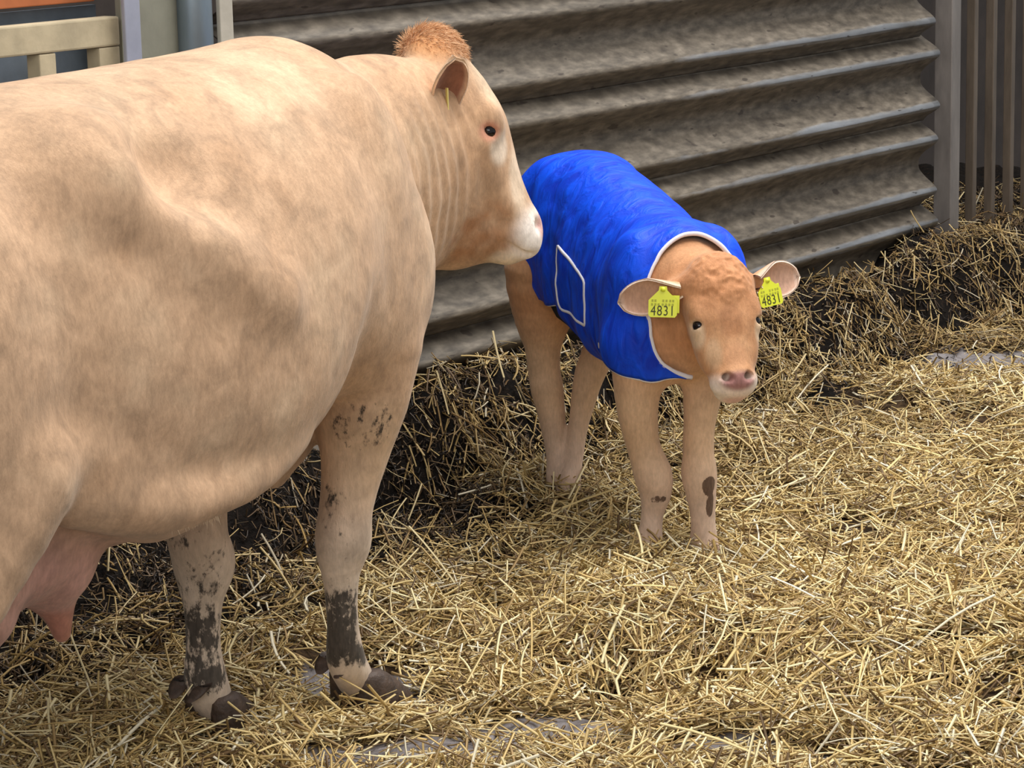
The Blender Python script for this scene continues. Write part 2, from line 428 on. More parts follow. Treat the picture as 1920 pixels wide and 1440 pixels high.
# ------------------------------------------------------------------ floor: litter over concrete
def wall_td(X, Y):
    dx, dy = X - WB[0], Y - WB[1]
    return -(dx * WD[0] + dy * WD[1]), dx * WN[0] + dy * WN[1]
BANK_T = [-3.0, -1.0, -0.3, 0.1, 0.35, 0.55, 0.8, 1.2, 1.9, 2.6, 3.0, 3.25, 3.42, 3.6, 3.9, 4.3, 5.0, 6.5]
BANK_H = [0.24, 0.24, 0.27, 0.31, 0.27, 0.22, 0.23, 0.24, 0.23, 0.27, 0.31, 0.31, 0.27, 0.20, 0.19, 0.12, 0.08, 0.07]
MOUNDS = [(1.47, 9.66, -0.14, 0.10), (0.36, 6.16, 0.055, 0.30), (0.80, 5.75, 0.045, 0.28), (1.15, 5.5, 0.06, 0.25), (0.12, 7.20, 0.055, 0.22), (0.40, 6.62, 0.025, 0.20), (0.75, 7.6, 0.04, 0.4), (-0.75, 6.3, 0.03, 0.3), (-0.55, 5.22, 0.03, 0.2), (1.5, 8.3, 0.05, 0.4), (0.22, 5.64, -0.08, 0.13), (0.44, 5.60, -0.06, 0.12), (0.33, 5.95, 0.045, 0.20), (0.62, 5.72, 0.03, 0.14), (0.95, 5.36, -0.05, 0.1), (-0.02, 6.62, -0.03, 0.10), (1.30, 9.0, -0.03, 0.12)]
_r = np.random.default_rng(77)
RMOUNDS = [(a, b_, h, r) for a, b_, h, r in zip(_r.uniform(-1.2, 2.0, 60), _r.uniform(5.0, 9.2, 60), _r.uniform(-0.03, 0.055, 60), _r.uniform(0.08, 0.17, 60))]
def ground_z(X, Y):
    t, d = wall_td(X, Y)
    hb = np.interp(t, BANK_T, BANK_H)
    lump = fbm(X * 2.2, Y * 2.2, 0, 61, 3)
    dd = d + 0.10 * fbm(X * 3.5, Y * 3.5, 0, 71, 3)
    z = hb * sstep(0.46 - 0.16 * sstep(3.3, 3.6, t), 0.16 - 0.06 * sstep(3.3, 3.6, t), dd) + 0.034 * lump * sstep(0.0, 0.4, d) + 0.030 * np.maximum(0, fbm(X * 5.5 + 3, Y * 5.5, 0, 66, 2)) * sstep(0.2, 0.6, d)
    z = z + 0.05 * sstep(0.9, 0.3, d) * fbm(X * 8, Y * 8, 0, 81, 3) * sstep(0.05, 0.3, d) + (d < 0.1) * 0.05 * fbm(X * 7, Y * 7, 0, 83, 3) + 0.035 * sstep(0.9, 0.4, d) * fbm(X * 15, Y * 15, 0, 87, 2)
    for (mx, my, mh, mr) in MOUNDS + RMOUNDS: z = z + mh * np.exp(-((X - mx) ** 2 + (Y - my) ** 2) / mr ** 2)
    fl = np.exp(-((X + 0.30) / 0.22) ** 2 - ((Y - 5.62) / 0.16) ** 2) + 0.7 * np.exp(-((X + 0.66) / 0.16) ** 2 - ((Y - 5.37) / 0.14) ** 2)
    return (z + 0.012) * (1 - np.clip(fl, 0, 1)) - 0.012 + 0.006 * fbm(X * 16, Y * 16, 0, 91, 3)
BARE = [(0.02, 5.37, 0.19, 0.11), (-0.33, 5.74, 0.14, 0.08), (-0.20, 5.16, 0.24, 0.10), (0.16, 5.43, 0.12, 0.07), (0.32, 5.20, 0.18, 0.07), (-0.30, 5.58, 0.15, 0.07), (-0.45, 5.70, 0.10, 0.05), (1.75, 9.05, 0.28, 0.22), (0.5, 5.1, 0.15, 0.05)]
PITS = [(1.47, 9.64, 0.15, 0.13), (1.62, 9.45, 0.12, 0.05), (-0.05, 6.62, 0.10, 0.07), (0.20, 5.68, 0.07, 0.06), (1.45, 9.15, 0.16, 0.10), (-0.85, 6.42, 0.16, 0.10), (0.9, 7.9, 0.12, 0.05), (-0.15, 7.15, 0.13, 0.10), (1.05, 6.9, 0.1, 0.04)]
def bare_mask(X, Y):
    m_ = 0
    for (a, b_, rx, ry) in BARE: m_ = np.maximum(m_, np.exp(-((X - a) / rx) ** 2 - ((Y - b_) / ry) ** 2))
    return m_
def pit_mask(X, Y):
    m_ = 0
    for (a, b_, rx, ry) in PITS: m_ = np.maximum(m_, np.exp(-((X - a) / rx) ** 2 - ((Y - b_) / ry) ** 2))
    return m_
gx = np.arange(-3.2, 3.8, 0.02); gy = np.arange(3.8, 12.8, 0.02)
GX, GY = np.meshgrid(gx, gy, indexing='ij'); GZ = ground_z(GX, GY)
ny_ = len(gy); ii, jj = np.meshgrid(np.arange(len(gx) - 1), np.arange(ny_ - 1), indexing='ij')
a_ = (ii * ny_ + jj).ravel(); FQ = np.stack([a_, a_ + ny_, a_ + ny_ + 1, a_ + 1], 1)
m, nt, b = new_mat('barn_floor')
conc = N(nt, 'ShaderNodeAttribute', attribute_name='concrete').outputs['Fac']
dk = N(nt, 'ShaderNodeAttribute', attribute_name='dung').outputs['Fac']
f1 = objnoise(nt, 9, 6, 0.65); f2 = objnoise(nt, 60, 4, 0.7)
c_lit = ramp(nt, f2, [(0.3, lin(42, 32, 23)), (0.55, lin(74, 57, 39)), (0.75, lin(120, 96, 64))]).outputs['Color']
c_dung = ramp(nt, f2, [(0.35, lin(12, 9, 7)), (0.6, lin(26, 19, 14)), (0.8, lin(60, 45, 32))]).outputs['Color']
c_con = ramp(nt, f1, [(0.3, lin(112, 106, 106)), (0.7, lin(150, 143, 142))]).outputs['Color']
dk2 = ramp(nt, math_n(nt, 'ADD', dk, math_n(nt, 'MULTIPLY', f1, 0.5)), [(0.45, g(0)), (0.75, g(1))]).outputs['Color']
c = mixc(nt, dk2, c_lit, c_dung)
cm = ramp(nt, math_n(nt, 'ADD', conc, math_n(nt, 'MULTIPLY', f1, 0.4)), [(0.36, g(0)), (0.5, g(1))]).outputs['Color']
c = mixc(nt, cm, c, c_con)
nt.links.new(c, b.inputs['Base Color']); b.inputs['Roughness'].default_value = 0.9; b.inputs['Specular IOR Level'].default_value = 0.15
bump(nt, b, f2, 0.7, 0.02)
_t, _d = wall_td(GX, GY)
dung = np.clip(sstep(0.85, 0.35, _d) * 1.0 + pit_mask(GX, GY), 0, 1)
floor = mesh_obj('floor', np.stack([GX, GY, GZ], -1).reshape(-1, 3), FQ, m, None, True, None, {'concrete': bare_mask(GX, GY).ravel(), 'dung': dung.ravel()})
floor['kind'] = 'structure'

# ------------------------------------------------------------------ straw
def straw(n, seed, lmin, lmax, thick, zlift, tiltsd, near=1.0, name='straw_bedding', pale=0.0, nseg=3, litter=False):
    rg = np.random.default_rng(seed); X = np.empty(0); Y = np.empty(0)
    while len(X) < n:
        m_ = n * 3
        u = rg.uniform(0, 1, m_); y0, y1 = 4.75, 12.0
        yy = y0 * (y1 / y0) ** u if near == 1.0 else (y0 ** (1 - near) + u * (y1 ** (1 - near) - y0 ** (1 - near))) ** (1 / (1 - near))
        xx = rg.uniform(-1, 1, m_) * (0.205 * yy + 0.30)
        t, d = wall_td(xx, yy)
        dens = 0.78 + 0.5 * fbm(xx * 2.6, yy * 2.6, 0, 101, 3)
        dens = dens * (0.12 + 0.88 * sstep(-0.42, -0.20, fbm(xx * 6.5, yy * 6.5, 0, 141, 3)))
        behind = d < 0.06
        band = sstep(0.10, 0.55, d + 0.15 * fbm(xx * 4, yy * 4, 0, 5, 2))
        pitl = sstep(3.30, 3.55, t) * sstep(1.0, 0.55, d)
        dens = dens * (0.30 + 0.70 * band) * (1 - 0.80 * pitl) * (1 - 0.95 * sstep(0.06, 0.42, bare_mask(xx, yy))) * (1 - 0.92 * sstep(0.2, 0.8, pit_mask(xx, yy)))
        dens = np.where(behind, np.where((t < -0.25) & (d > -0.9), 0.10, 0.0), dens)
        if litter: dens = np.where((d > -0.9) & ((d > 0.08) | (t < -0.25)), sstep(1.0, 0.35, d) + 0.5 * sstep(0.2, 0.8, pit_mask(xx, yy)), 0) * (0.45 + 0.8 * fbm(xx * 5, yy * 5, 0, 151, 2))
        k = rg.uniform(0, 1, m_) < dens; X = np.concatenate([X, xx[k]]); Y = np.concatenate([Y, yy[k]])
    X, Y = X[:n], Y[:n]
    L = lmin + (lmax - lmin) * rg.beta(1.5, 3.2, n)
    yaw = rg.uniform(0, 2 * np.pi, n) + 0.6 * np.sin(3 * fbm(X * 2, Y * 2, 0, 7, 2))
    e = 0.015
    sx = (ground_z(X + e, Y) - ground_z(X - e, Y)) / (2 * e); sy = (ground_z(X, Y + e) - ground_z(X, Y - e)) / (2 * e)
    dirx, diry = np.cos(yaw), np.sin(yaw)
    slope = np.clip(dirx * sx + diry * sy, -0.9, 0.9)
    el = np.arctan(slope) + rg.normal(0, tiltsd, n)
    lift = zlift * rg.uniform(0, 1, n) ** 1.6
    z0 = ground_z(X, Y) + lift + 0.4 * np.abs(np.sin(el - np.arctan(slope))) * L * 0.6
    bend = rg.normal(0, 0.28, n); bendv = rg.normal(0, 0.22, n)
    kink = rg.uniform(0, 1, n) < 0.22; bend = np.where(kink, rg.normal(0, 1.2, n), bend)
    P = np.zeros((n, nseg + 1, 3)); ds = L / nseg
    cur = np.stack([X - dirx * np.cos(el) * L / 2, Y - diry * np.cos(el) * L / 2, z0 - np.sin(el) * L / 2], 1)
    P[:, 0] = cur; y_, e_ = yaw - bend / 2, el - bendv / 2
    for i in range(nseg):
        cur = cur + np.stack([np.cos(y_) * np.cos(e_), np.sin(y_) * np.cos(e_), np.sin(e_)], 1) * ds[:, None]
        P[:, i + 1] = cur; y_ = y_ + bend / nseg; e_ = e_ + bendv / nseg
    P[..., 2] = np.maximum(P[..., 2], ground_z(P[..., 0], P[..., 1]) - 0.004)
    T = np.gradient(P, axis=1); T /= np.linalg.norm(T, axis=2)[..., None]
    roll = rg.uniform(0, 6.28, n)
    up = np.array([0, 0, 1.0]); s_ = np.cross(T, up); s_ /= np.linalg.norm(s_, axis=2)[..., None] + 1e-6; w_ = np.cross(s_, T)
    r = thick * rg.uniform(0.55, 1.35, n); flat = rg.uniform(0.25, 0.9, n)
    V_ = np.empty((n, nseg + 1, 3, 3))
    for k in range(3):
        a = roll + k * 2.0944
        V_[:, :, k] = P + s_ * (np.cos(a) * r)[:, None, None] + w_ * (np.sin(a) * r * flat)[:, None, None]
    q = []
    for i in range(nseg):
        for k in range(3): q.append([i * 3 + k, i * 3 + (k + 1) % 3, (i + 1) * 3 + (k + 1) % 3, (i + 1) * 3 + k])
    Q_ = ((np.arange(n) * (nseg + 1) * 3)[:, None, None] + np.array(q)[None]).reshape(-1, 4)
    pal = np.array([lin(248, 230, 178), lin(232, 206, 144), lin(208, 178, 116), lin(170, 140, 92), lin(116, 91, 60), lin(242, 232, 204)])
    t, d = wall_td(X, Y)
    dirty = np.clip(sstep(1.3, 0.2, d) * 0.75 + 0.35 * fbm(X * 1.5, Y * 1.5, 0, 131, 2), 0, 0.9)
    h = np.clip(rg.normal(0.52 - pale, 0.27, n), 0, 1)
    idx = np.clip((h * 5).astype(int), 0, 4); idx = np.where(rg.uniform(0, 1, n) < 0.07, 5, idx)
    c_ = pal[idx] * rg.uniform(0.82, 1.1, n)[:, None]
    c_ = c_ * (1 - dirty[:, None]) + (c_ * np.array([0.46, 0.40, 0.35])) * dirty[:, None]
    if litter: c_ = np.array([lin(128, 104, 76), lin(98, 78, 56), lin(72, 56, 40), lin(50, 38, 28), lin(36, 28, 21)])[rg.integers(0, 5, n)] * rg.uniform(0.8, 1.15, n)[:, None]
    C_ = np.repeat(c_, (nseg + 1) * 3, axis=0)
    o = mesh_obj(name, V_.reshape(-1, 3), Q_, MAT_STRAW, None, True, C_); return o
m, nt, b = new_mat('straw')
vc = N(nt, 'ShaderNodeVertexColor', layer_name='Col').outputs['Color']
nt.links.new(vc, b.inputs['Base Color']); b.inputs['Roughness'].default_value = 0.5; b.inputs['Specular IOR Level'].default_value = 0.4
MAT_STRAW = m
o = straw(100000, 21, 0.022, 0.16, 0.0029, 0.048, 0.32, near=1.25); tag(o, 'golden loose straw bedding covering the barn floor', 'straw', kind='stuff')
o = straw(7000, 22, 0.08, 0.30, 0.0034, 0.060, 0.26, near=1.4, name='loose_straw', pale=0.2, nseg=4); tag(o, 'long pale stalks lying on top of the straw bedding', 'straw', kind='stuff')
o = straw(24000, 23, 0.010, 0.060, 0.0026, 0.030, 0.55, near=1.0, name='dung_litter', nseg=2, litter=True); tag(o, 'dark brown trampled dung and litter banked along the rail wall', 'litter', kind='stuff')
# ------------------------------------------------------------------ hide and horn materials
def hide_mat(name, dirt_cols=((0.012, 0.010, 0.009), (0.045, 0.036, 0.030)), mott=0.13, streak=(1, 1, 1), scale=9.0):
    m, nt, b = new_mat(name)
    col = N(nt, 'ShaderNodeVertexColor', layer_name='Col').outputs['Color']
    n1 = objnoise(nt, scale, 6, 0.62, streak, (0.3, 0.5, 0.4), 0.6)
    n2 = objnoise(nt, scale * 9, 3, 0.6, (1, 1, 0.35), (0.2, 0.3, 0))
    n3 = objnoise(nt, scale * 30, 3, 0.6, (1, 1, 0.25), (0.2, 0.35, 0))
    mv = ramp(nt, n1, [(0.3, g(1 - 1.5 * mott)), (0.52, g(1.0)), (0.75, (1 + mott * 1.2, 1 + mott * 1.35, 1 + mott * 1.5, 1))])
    c = mixc(nt, 1.0, col, mv.outputs['Color'], 'MULTIPLY')
    mv2 = ramp(nt, n2, [(0.3, g(0.83)), (0.7, g(1.13))])
    c = mixc(nt, 0.8, c, mv2.outputs['Color'], 'MULTIPLY')
    da = N(nt, 'ShaderNodeAttribute', attribute_name='dirt').outputs['Fac']
    nd = objnoise(nt, 62, 5, 0.7, (1, 1, 0.6)); ndl = objnoise(nt, 16, 3, 0.5, (1, 1, 0.5))
    mix_n = math_n(nt, 'ADD', math_n(nt, 'MULTIPLY', nd, 0.62), math_n(nt, 'MULTIPLY', ndl, 0.38))
    dm = ramp(nt, math_n(nt, 'ADD', mix_n, math_n(nt, 'SUBTRACT', da, 0.5)), [(0.52, g(0)), (0.60, g(0.92))]).outputs['Color']
    dcol = ramp(nt, n2, [(0.35, dirt_cols[0]), (0.7, dirt_cols[1])]).outputs['Color']
    dm = math_n(nt, 'MULTIPLY', dm, math_n(nt, 'GREATER_THAN', da, 0.02))
    c = mixc(nt, dm, c, dcol)
    nt.links.new(c, b.inputs['Base Color'])
    b.inputs['Roughness'].default_value = 0.72; b.inputs['Specular IOR Level'].default_value = 0.25
    b.inputs['Sheen Weight'].default_value = 0.22; b.inputs['Sheen Roughness'].default_value = 0.4
    b.inputs['Sheen Tint'].default_value = (1, 0.93, 0.82, 1)
    hgt = math_n(nt, 'ADD', math_n(nt, 'MULTIPLY', n2, 0.5), math_n(nt, 'MULTIPLY', n3, 0.5))
    bump(nt, b, hgt, 0.35, 0.006)
    return m
MAT_COW = hide_mat('cow_hide', mott=0.19, scale=12)
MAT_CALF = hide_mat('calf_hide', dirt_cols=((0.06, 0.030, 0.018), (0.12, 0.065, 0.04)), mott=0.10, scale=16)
MAT_HOOF = simple_mat('hoof_horn', lin(84, 66, 54), 0.6, 0, 0.62, 45, 0.5)
MAT_CHOOF = simple_mat('calf_hoof_horn', lin(120, 92, 72), 0.55, 0, 0.4, 40, 0.3)
m, nt, b = new_mat('eye_wet'); b.inputs['Base Color'].default_value = (0.008, 0.005, 0.006, 1); b.inputs['Roughness'].default_value = 0.06; MAT_EYE = m
def hair_mat(name, c1, c2):
    m, nt, b = new_mat(name)
    r_ = ramp(nt, objnoise(nt, 60, 3), [(0.3, c1), (0.7, c2)])
    nt.links.new(r_.outputs['Color'], b.inputs['Base Color']); b.inputs['Roughness'].default_value = 0.6
    b.inputs['Sheen Weight'].default_value = 0.2
    return m
MAT_TUFT = hair_mat('poll_hair', lin(202, 150, 104), lin(226, 178, 130))
MAT_CURL = hair_mat('calf_curl_hair', lin(190, 136, 96), lin(212, 160, 118))

def ear_shell(base, tip_dir, face, length, width, cup, thick=0.006, nu=16, nv=15, curl=0.0, wrap=0.35):
    """cupped leaf shaped ear: base point, direction, opening normal -> closed shell verts/faces plus inside mask"""
    d = np.array(tip_dir, float); d /= np.linalg.norm(d)
    f_ = np.array(face, float); f_ -= d * (f_ @ d); f_ /= np.linalg.norm(f_)
    s_ = np.cross(d, f_)
    out, inn = [], []
    for i in range(nu):
        t = i / (nu - 1)
        wprof = width * (0.42 + 0.58 * math.sin(math.pi * min(1, 0.12 + t * 0.62))) * math.sqrt(max(0.0, 1 - max(0, (t - 0.45) / 0.55) ** 2.4)) + 0.001
        if t < 0.45: wprof *= 0.62 + 0.38 * (t / 0.45)
        c = cup * (1.35 - 0.85 * t)
        for j in range(nv):
            a = (j / (nv - 1) * 2 - 1)
            ang = a * (1.15 + wrap * (1 - t) ** 1.5)
            off = np.sin(ang) / np.sin(min(1.5, 1.15 + wrap * (1 - t) ** 1.5)) * wprof
            dep = (1 - np.cos(ang)) * c
            p = np.array(base) + d * (length * t) + s_ * off + f_ * (dep - c * 0.4 + curl * t * t)
            out.append(p); 
    out = np.array(out)
    G = out.reshape(nu, nv, 3)
    du = np.gradient(G, axis=0); dv = np.gradient(G, axis=1); nn = np.cross(du, dv); nn /= np.linalg.norm(nn, axis=2)[..., None] + 1e-9
    sgn = np.sign((nn[nu // 2, nv // 2] @ f_)) or 1.0
    inn = (G + nn * sgn * thick).reshape(-1, 3)
    V = np.concatenate([out, inn]); n0 = nu * nv; Q = []
    for i in range(nu - 1):
        for j in range(nv - 1):
            a, b_, c_, d_ = i * nv + j, i * nv + j + 1, (i + 1) * nv + j + 1, (i + 1) * nv + j
            q = [a, b_, c_, d_]
            if sgn > 0: q = q[::-1]
            Q.append(q); Q.append([x + n0 for x in q[::-1]])
    rim = [(i, 0) for i in range(nu)] + [(nu - 1, j) for j in range(1, nv)] + [(i, nv - 1) for i in range(nu - 2, -1, -1)]
    R_ = [i * nv + j for i, j in rim]
    for a, b_ in zip(R_[:-1], R_[1:]):
        q = [a, b_, b_ + n0, a + n0]
        Q.append(q if sgn > 0 else q[::-1])
    edge = np.zeros((nu, nv)); edge[:, 0] = edge[:, -1] = 1; edge[-1, :] = 1; edge[-2, :] = .6; edge[:, 1] = np.maximum(edge[:, 1], .5); edge[:, -2] = np.maximum(edge[:, -2], .5)
    tt = np.repeat(np.linspace(0, 1, nu), nv); jj = np.tile(np.linspace(-1, 1, nv), nu)
    return V, np.array(Q), np.concatenate([np.zeros(n0), np.ones(n0)]), np.tile(edge.ravel(), 2), np.tile(tt, 2), np.tile(jj, 2)

def hoof_parts(parent, loc, yaw, size, mat, dew=True, spread=0.5, tilt=0.0):
    """cloven hoof: two claws in one mesh, plus two dewclaws"""
    mb = MB(); sg = 16
    for sd in (-1, 1):
        rings = []
        for (z, cx, rx, ry) in ((0.0, 0.018, 0.060, 0.031), (0.012, 0.019, 0.061, 0.033), (0.03, 0.014, 0.054, 0.032), (0.05, 0.006, 0.044, 0.029), (0.068, -0.002, 0.035, 0.026), (0.08, -0.006, 0.024, 0.018)):
            ring = []
            for k in range(sg):
                a = 2 * math.pi * k / sg; x = math.cos(a); y = math.sin(a)
                x_ = cx + rx * (x if x < 0 else x * (1 + 0.18 * (1 - abs(y))))
                ring.append((x_ + 0.01 * (0.08 - z) / 0.08, sd * 0.034 + y * ry * (0.92 if y * sd < 0 else 1.0), z))
            rings.append(ring)
        v = []; 
        for ring in rings:
            for (x, y, z) in ring:
                c_, s_ = math.cos(sd * 0.12 * spread), math.sin(sd * 0.12 * spread)
                v.append((size * (x * c_ - y * s_), size * (x * s_ + y * c_), size * z))
        f = []
        for i in range(len(rings) - 1):
            for k in range(sg):
                k2 = (k + 1) % sg; f.append([i * sg + k, i * sg + k2, (i + 1) * sg + k2, (i + 1) * sg + k])
        f.append(list(range(sg))[::-1]); f.append([(len(rings) - 1) * sg + k for k in range(sg)])
        mb.add(v, f)
    h = mb.build('hoof', mat, parent, True); h.location = loc; h.rotation_euler = (0, tilt, yaw)
    if dew:
        for sd in (-1, 1):
            v = []; f = []; sg2 = 10
            for (z, r) in ((0, .017), (.012, .019), (.028, .016), (.04, .008)):
                for k in range(sg2):
                    a = 2 * math.pi * k / sg2; v.append((size * (-z * 0.75 + r * math.cos(a) * 0.7), size * r * math.sin(a) * 1.05, -size * z * 0.75 + size * 0.25 * r * math.cos(a)))
            for i in range(3):
                for k in range(sg2):
                    k2 = (k + 1) % sg2; f.append([i * sg2 + k, i * sg2 + k2, (i + 1) * sg2 + k2, (i + 1) * sg2 + k])
            f.append(list(range(sg2))); f.append([3 * sg2 + k for k in range(sg2)][::-1])
            d = mesh_obj('dewclaw', v, f, mat, parent, True)
            c_, s_ = math.cos(yaw), math.sin(yaw); ox, oy = -0.052 * size, sd * 0.03 * size
            d.location = (loc[0] + ox * c_ - oy * s_, loc[1] + ox * s_ + oy * c_, loc[2] + 0.112 * size)
            d.rotation_euler = (0, 0.1, yaw + sd * 0.25)
    return h

def eyeball(parent, c, r, mat):
    bm = bmesh.new(); bmesh.ops.create_uvsphere(bm, u_segments=20, v_segments=14, radius=r)
    me = bpy.data.meshes.new('eye'); bm.to_mesh(me); bm.free()
    me.polygons.foreach_set('use_smooth', np.ones(len(me.polygons), bool)); me.materials.append(mat)
    o = bpy.data.objects.new('eye', me); COL.objects.link(o); o.parent = parent; o.location = c; return o

def strand_mesh(name, roots, dirs, lens, rad, mat, parent, curl=0.0, seed=3, nseg=6, droop=0.0, wave=0.0, label=None):
    """hair locks as tapered three sided strands"""
    rg = np.random.default_rng(seed); n = len(roots)
    roots = np.asarray(roots, float); dirs = np.asarray(dirs, float); dirs /= np.linalg.norm(dirs, axis=1)[:, None]
    e1 = np.cross(dirs, rg.normal(size=(n, 3))); e1 /= np.linalg.norm(e1, axis=1)[:, None]; e2 = np.cross(dirs, e1)
    P = []; ph = rg.uniform(0, 6.28, n)
    for i in range(nseg):
        t = i / (nseg - 1)
        p = roots + dirs * (lens * t)[:, None]
        if curl: p = p + (e1 * np.cos(ph + t * 7.0)[:, None] + e2 * np.sin(ph + t * 7.0)[:, None]) * curl * min(1, t * 2)
        p[:, 2] -= droop * t * t
        if wave: p += e1 * (wave * np.sin(t * 5 + ph))[:, None]
        P.append(p)
    P = np.stack(P, 1); T = np.gradient(P, axis=1); T /= np.linalg.norm(T, axis=2)[..., None] + 1e-9
    a1 = np.cross(T, e1[:, None, :]); a1 /= np.linalg.norm(a1, axis=2)[..., None] + 1e-9; a2 = np.cross(T, a1)
    ts = np.linspace(0, 1, nseg); w = rad * (1 - 0.85 * ts ** 1.5)
    V = np.stack([P + (a1 * math.cos(k * 2.094) + a2 * math.sin(k * 2.094)) * w[None, :, None] for k in range(3)], 2)
    V = V.reshape(-1, 3); base = (np.arange(n) * nseg * 3)[:, None]
    q = []
    for i in range(nseg - 1):
        for k in range(3):
            q.append([i * 3 + k, i * 3 + (k + 1) % 3, (i + 1) * 3 + (k + 1) % 3, (i + 1) * 3 + k])
    Q = (base[:, None, :] + np.array(q)[None]).reshape(-1, 4)
    o = mesh_obj(name, V, Q, mat, parent, True); o['kind'] = 'stuff'
    if label: o['label'] = label
    return o

# ------------------------------------------------------------------ cow
COW_O = (-0.513, 5.55, 0.0); COW_ROT = math.radians(64)
cow = empty('cow', COW_O, COW_ROT)
tag(cow, 'large cream-tan cow with muddy legs looking at the calf', 'cow')

def hang(deg): a = math.radians(deg); return np.array([math.cos(a), math.sin(a), 0.0])
HO = np.array([0.687, -0.039, 1.417]); HU = hang(-56); HV = np.array([0, 0, 1.0]); HW = hang(-146)
def hp(u, v, w=0.0): return HO + HU * u + HV * v + HW * w
def hell(u, v, w, r, ang=0.0):
    """ellipsoid in head frame; ang = rotation of first axis below +u, degrees"""
    a = math.radians(ang); e1 = HU * math.cos(a) - HV * math.sin(a); e2 = HU * math.sin(a) + HV * math.cos(a)
    return Ell(hp(u, v, w), r, np.array([e1, e2, HW]))

torso = Loft([(-1.60, 1.22, 1.00, 0.10, .1), (-1.52, 1.32, 0.92, 0.20, .1), (-1.38, 1.40, 0.83, 0.26, .05), (-1.2, 1.435, 0.73, 0.30, .06),
              (-0.97, 1.438, 0.60, 0.355, .10), (-0.75, 1.437, 0.565, 0.395, .10), (-0.5, 1.44, 0.565, 0.405, .11), (-0.38, 1.441, 0.60, 0.397, .09), (-0.25, 1.443, 0.64, 0.38, .07),
              (-0.08, 1.445, 0.675, 0.335, .06), (0.06, 1.432, 0.675, 0.29, .06), (0.18, 1.37, 0.66, 0.235, .06), (0.28, 1.27, 0.68, 0.17, .1), (0.34, 1.14, 0.80, 0.10, 0)], 2.25)
fld = Field((-1.72, -0.55, 0.02), (1.02, 0.52, 1.50), 0.0078)
fld.add(torso, 0.02)
# neck
ny = (0, 1, 0); nn2 = (0.25, 1, 0)
fld.add(Cone((0.06, 0, 1.12), (0.42, -0.02, 1.13), 0.275, 0.232, ny, 1.55), 0.10)
fld.add(Cone((0.42, -0.02, 1.13), (0.61, -0.06, 1.135), 0.232, 0.226, nn2, 1.85), 0.06)
for sd in (-1, 1):   # narrowing behind the elbow
    fld.cut(Chain([(-0.17, sd * 0.43, 0.93, 0.05), (-0.17, sd * 0.40, 0.82, 0.08), (-0.16, sd * 0.36, 0.72, 0.09), (-0.14, sd * 0.33, 0.62, 0.09)]), 0.07)
for sd in (-1, 1):
    # shoulder, upper arm
    fld.add(Ell((0.03, sd * 0.235, 1.10), (0.15, 0.075, 0.30), np.array([[0.94, 0, 0.34], [0, 1, 0], [-0.34, 0, 0.94]])), 0.07)
    fld.add(Ell((0.15, sd * 0.19, 0.95), (0.13, 0.105, 0.19)), 0.07)
    fld.add(Ell((0.0, sd * 0.225, 0.90), (0.13, 0.085, 0.17)), 0.06)
    # hooks, pelvis, thigh
    fld.add(Ell((-0.98, sd * 0.222, 1.30), (0.13, 0.075, 0.10)), 0.10)
    fld.add(Ell((-1.34, sd * 0.20, 1.00), (0.25, 0.135, 0.33)), 0.05)
    fld.add(Chain([(-0.97, sd * 0.265, 1.27, 0.05), (-0.86, sd * 0.315, 1.19, 0.042), (-0.74, sd * 0.362, 1.11, 0.036), (-0.60, sd * 0.372, 1.03, 0.03)]), 0.09)
    # flank fold toward the stifle
    fld.add(Cone((-1.13, sd * 0.26, 0.83), (-0.86, sd * 0.27, 0.68), 0.055, 0.05), 0.07)
    fld.add(Chain([(-1.10, sd * 0.262, 0.75, 0.045), (-0.95, sd * 0.305, 0.705, 0.042), (-0.78, sd * 0.335, 0.69, 0.040), (-0.60, sd * 0.335, 0.70, 0.034), (-0.45, sd * 0.31, 0.73, 0.025)]), 0.045)   # lower flank edge
    # hind leg
    hx = 0.0 if sd < 0 else 0.1
    for c_ in chain([(-1.25, sd * 0.22, 0.82, 0.13), (-1.40 + hx, sd * 0.21, 0.62, 0.085), (-1.50 + hx, sd * 0.20, 0.50, 0.058), (-1.48 + hx, sd * 0.20, 0.32, 0.040), (-1.45 + hx, sd * 0.20, 0.16, 0.045), (-1.41 + hx, sd * 0.20, 0.07, 0.044)]):
        fld.add(c_, 0.04)
# paralumbar hollows
for sd in (-1, 1):
    fld.cut(Ell((-0.80, sd * 0.355, 1.31), (0.085, 0.085, 0.065)), 0.10)
# brisket and dewlap
fld.add(Ell((0.22, -0.02, 0.76), (0.12, 0.10, 0.16)), 0.08)
fld.add(Cone((0.12, -0.02, 0.64), (0.0, -0.03, 0.62), 0.075, 0.06, ny, 1.3), 0.04)
fld.add(Ell((-0.05, -0.04, 0.605), (0.095, 0.05, 0.055)), 0.05)
fld.add(Ell((-0.065, -0.045, 0.560), (0.06, 0.020, 0.045)), 0.02)
fld.add(Cone((0.30, -0.01, 0.88), (0.50, -0.04, 0.96), 0.10, 0.09, ny, 1.8), 0.10)
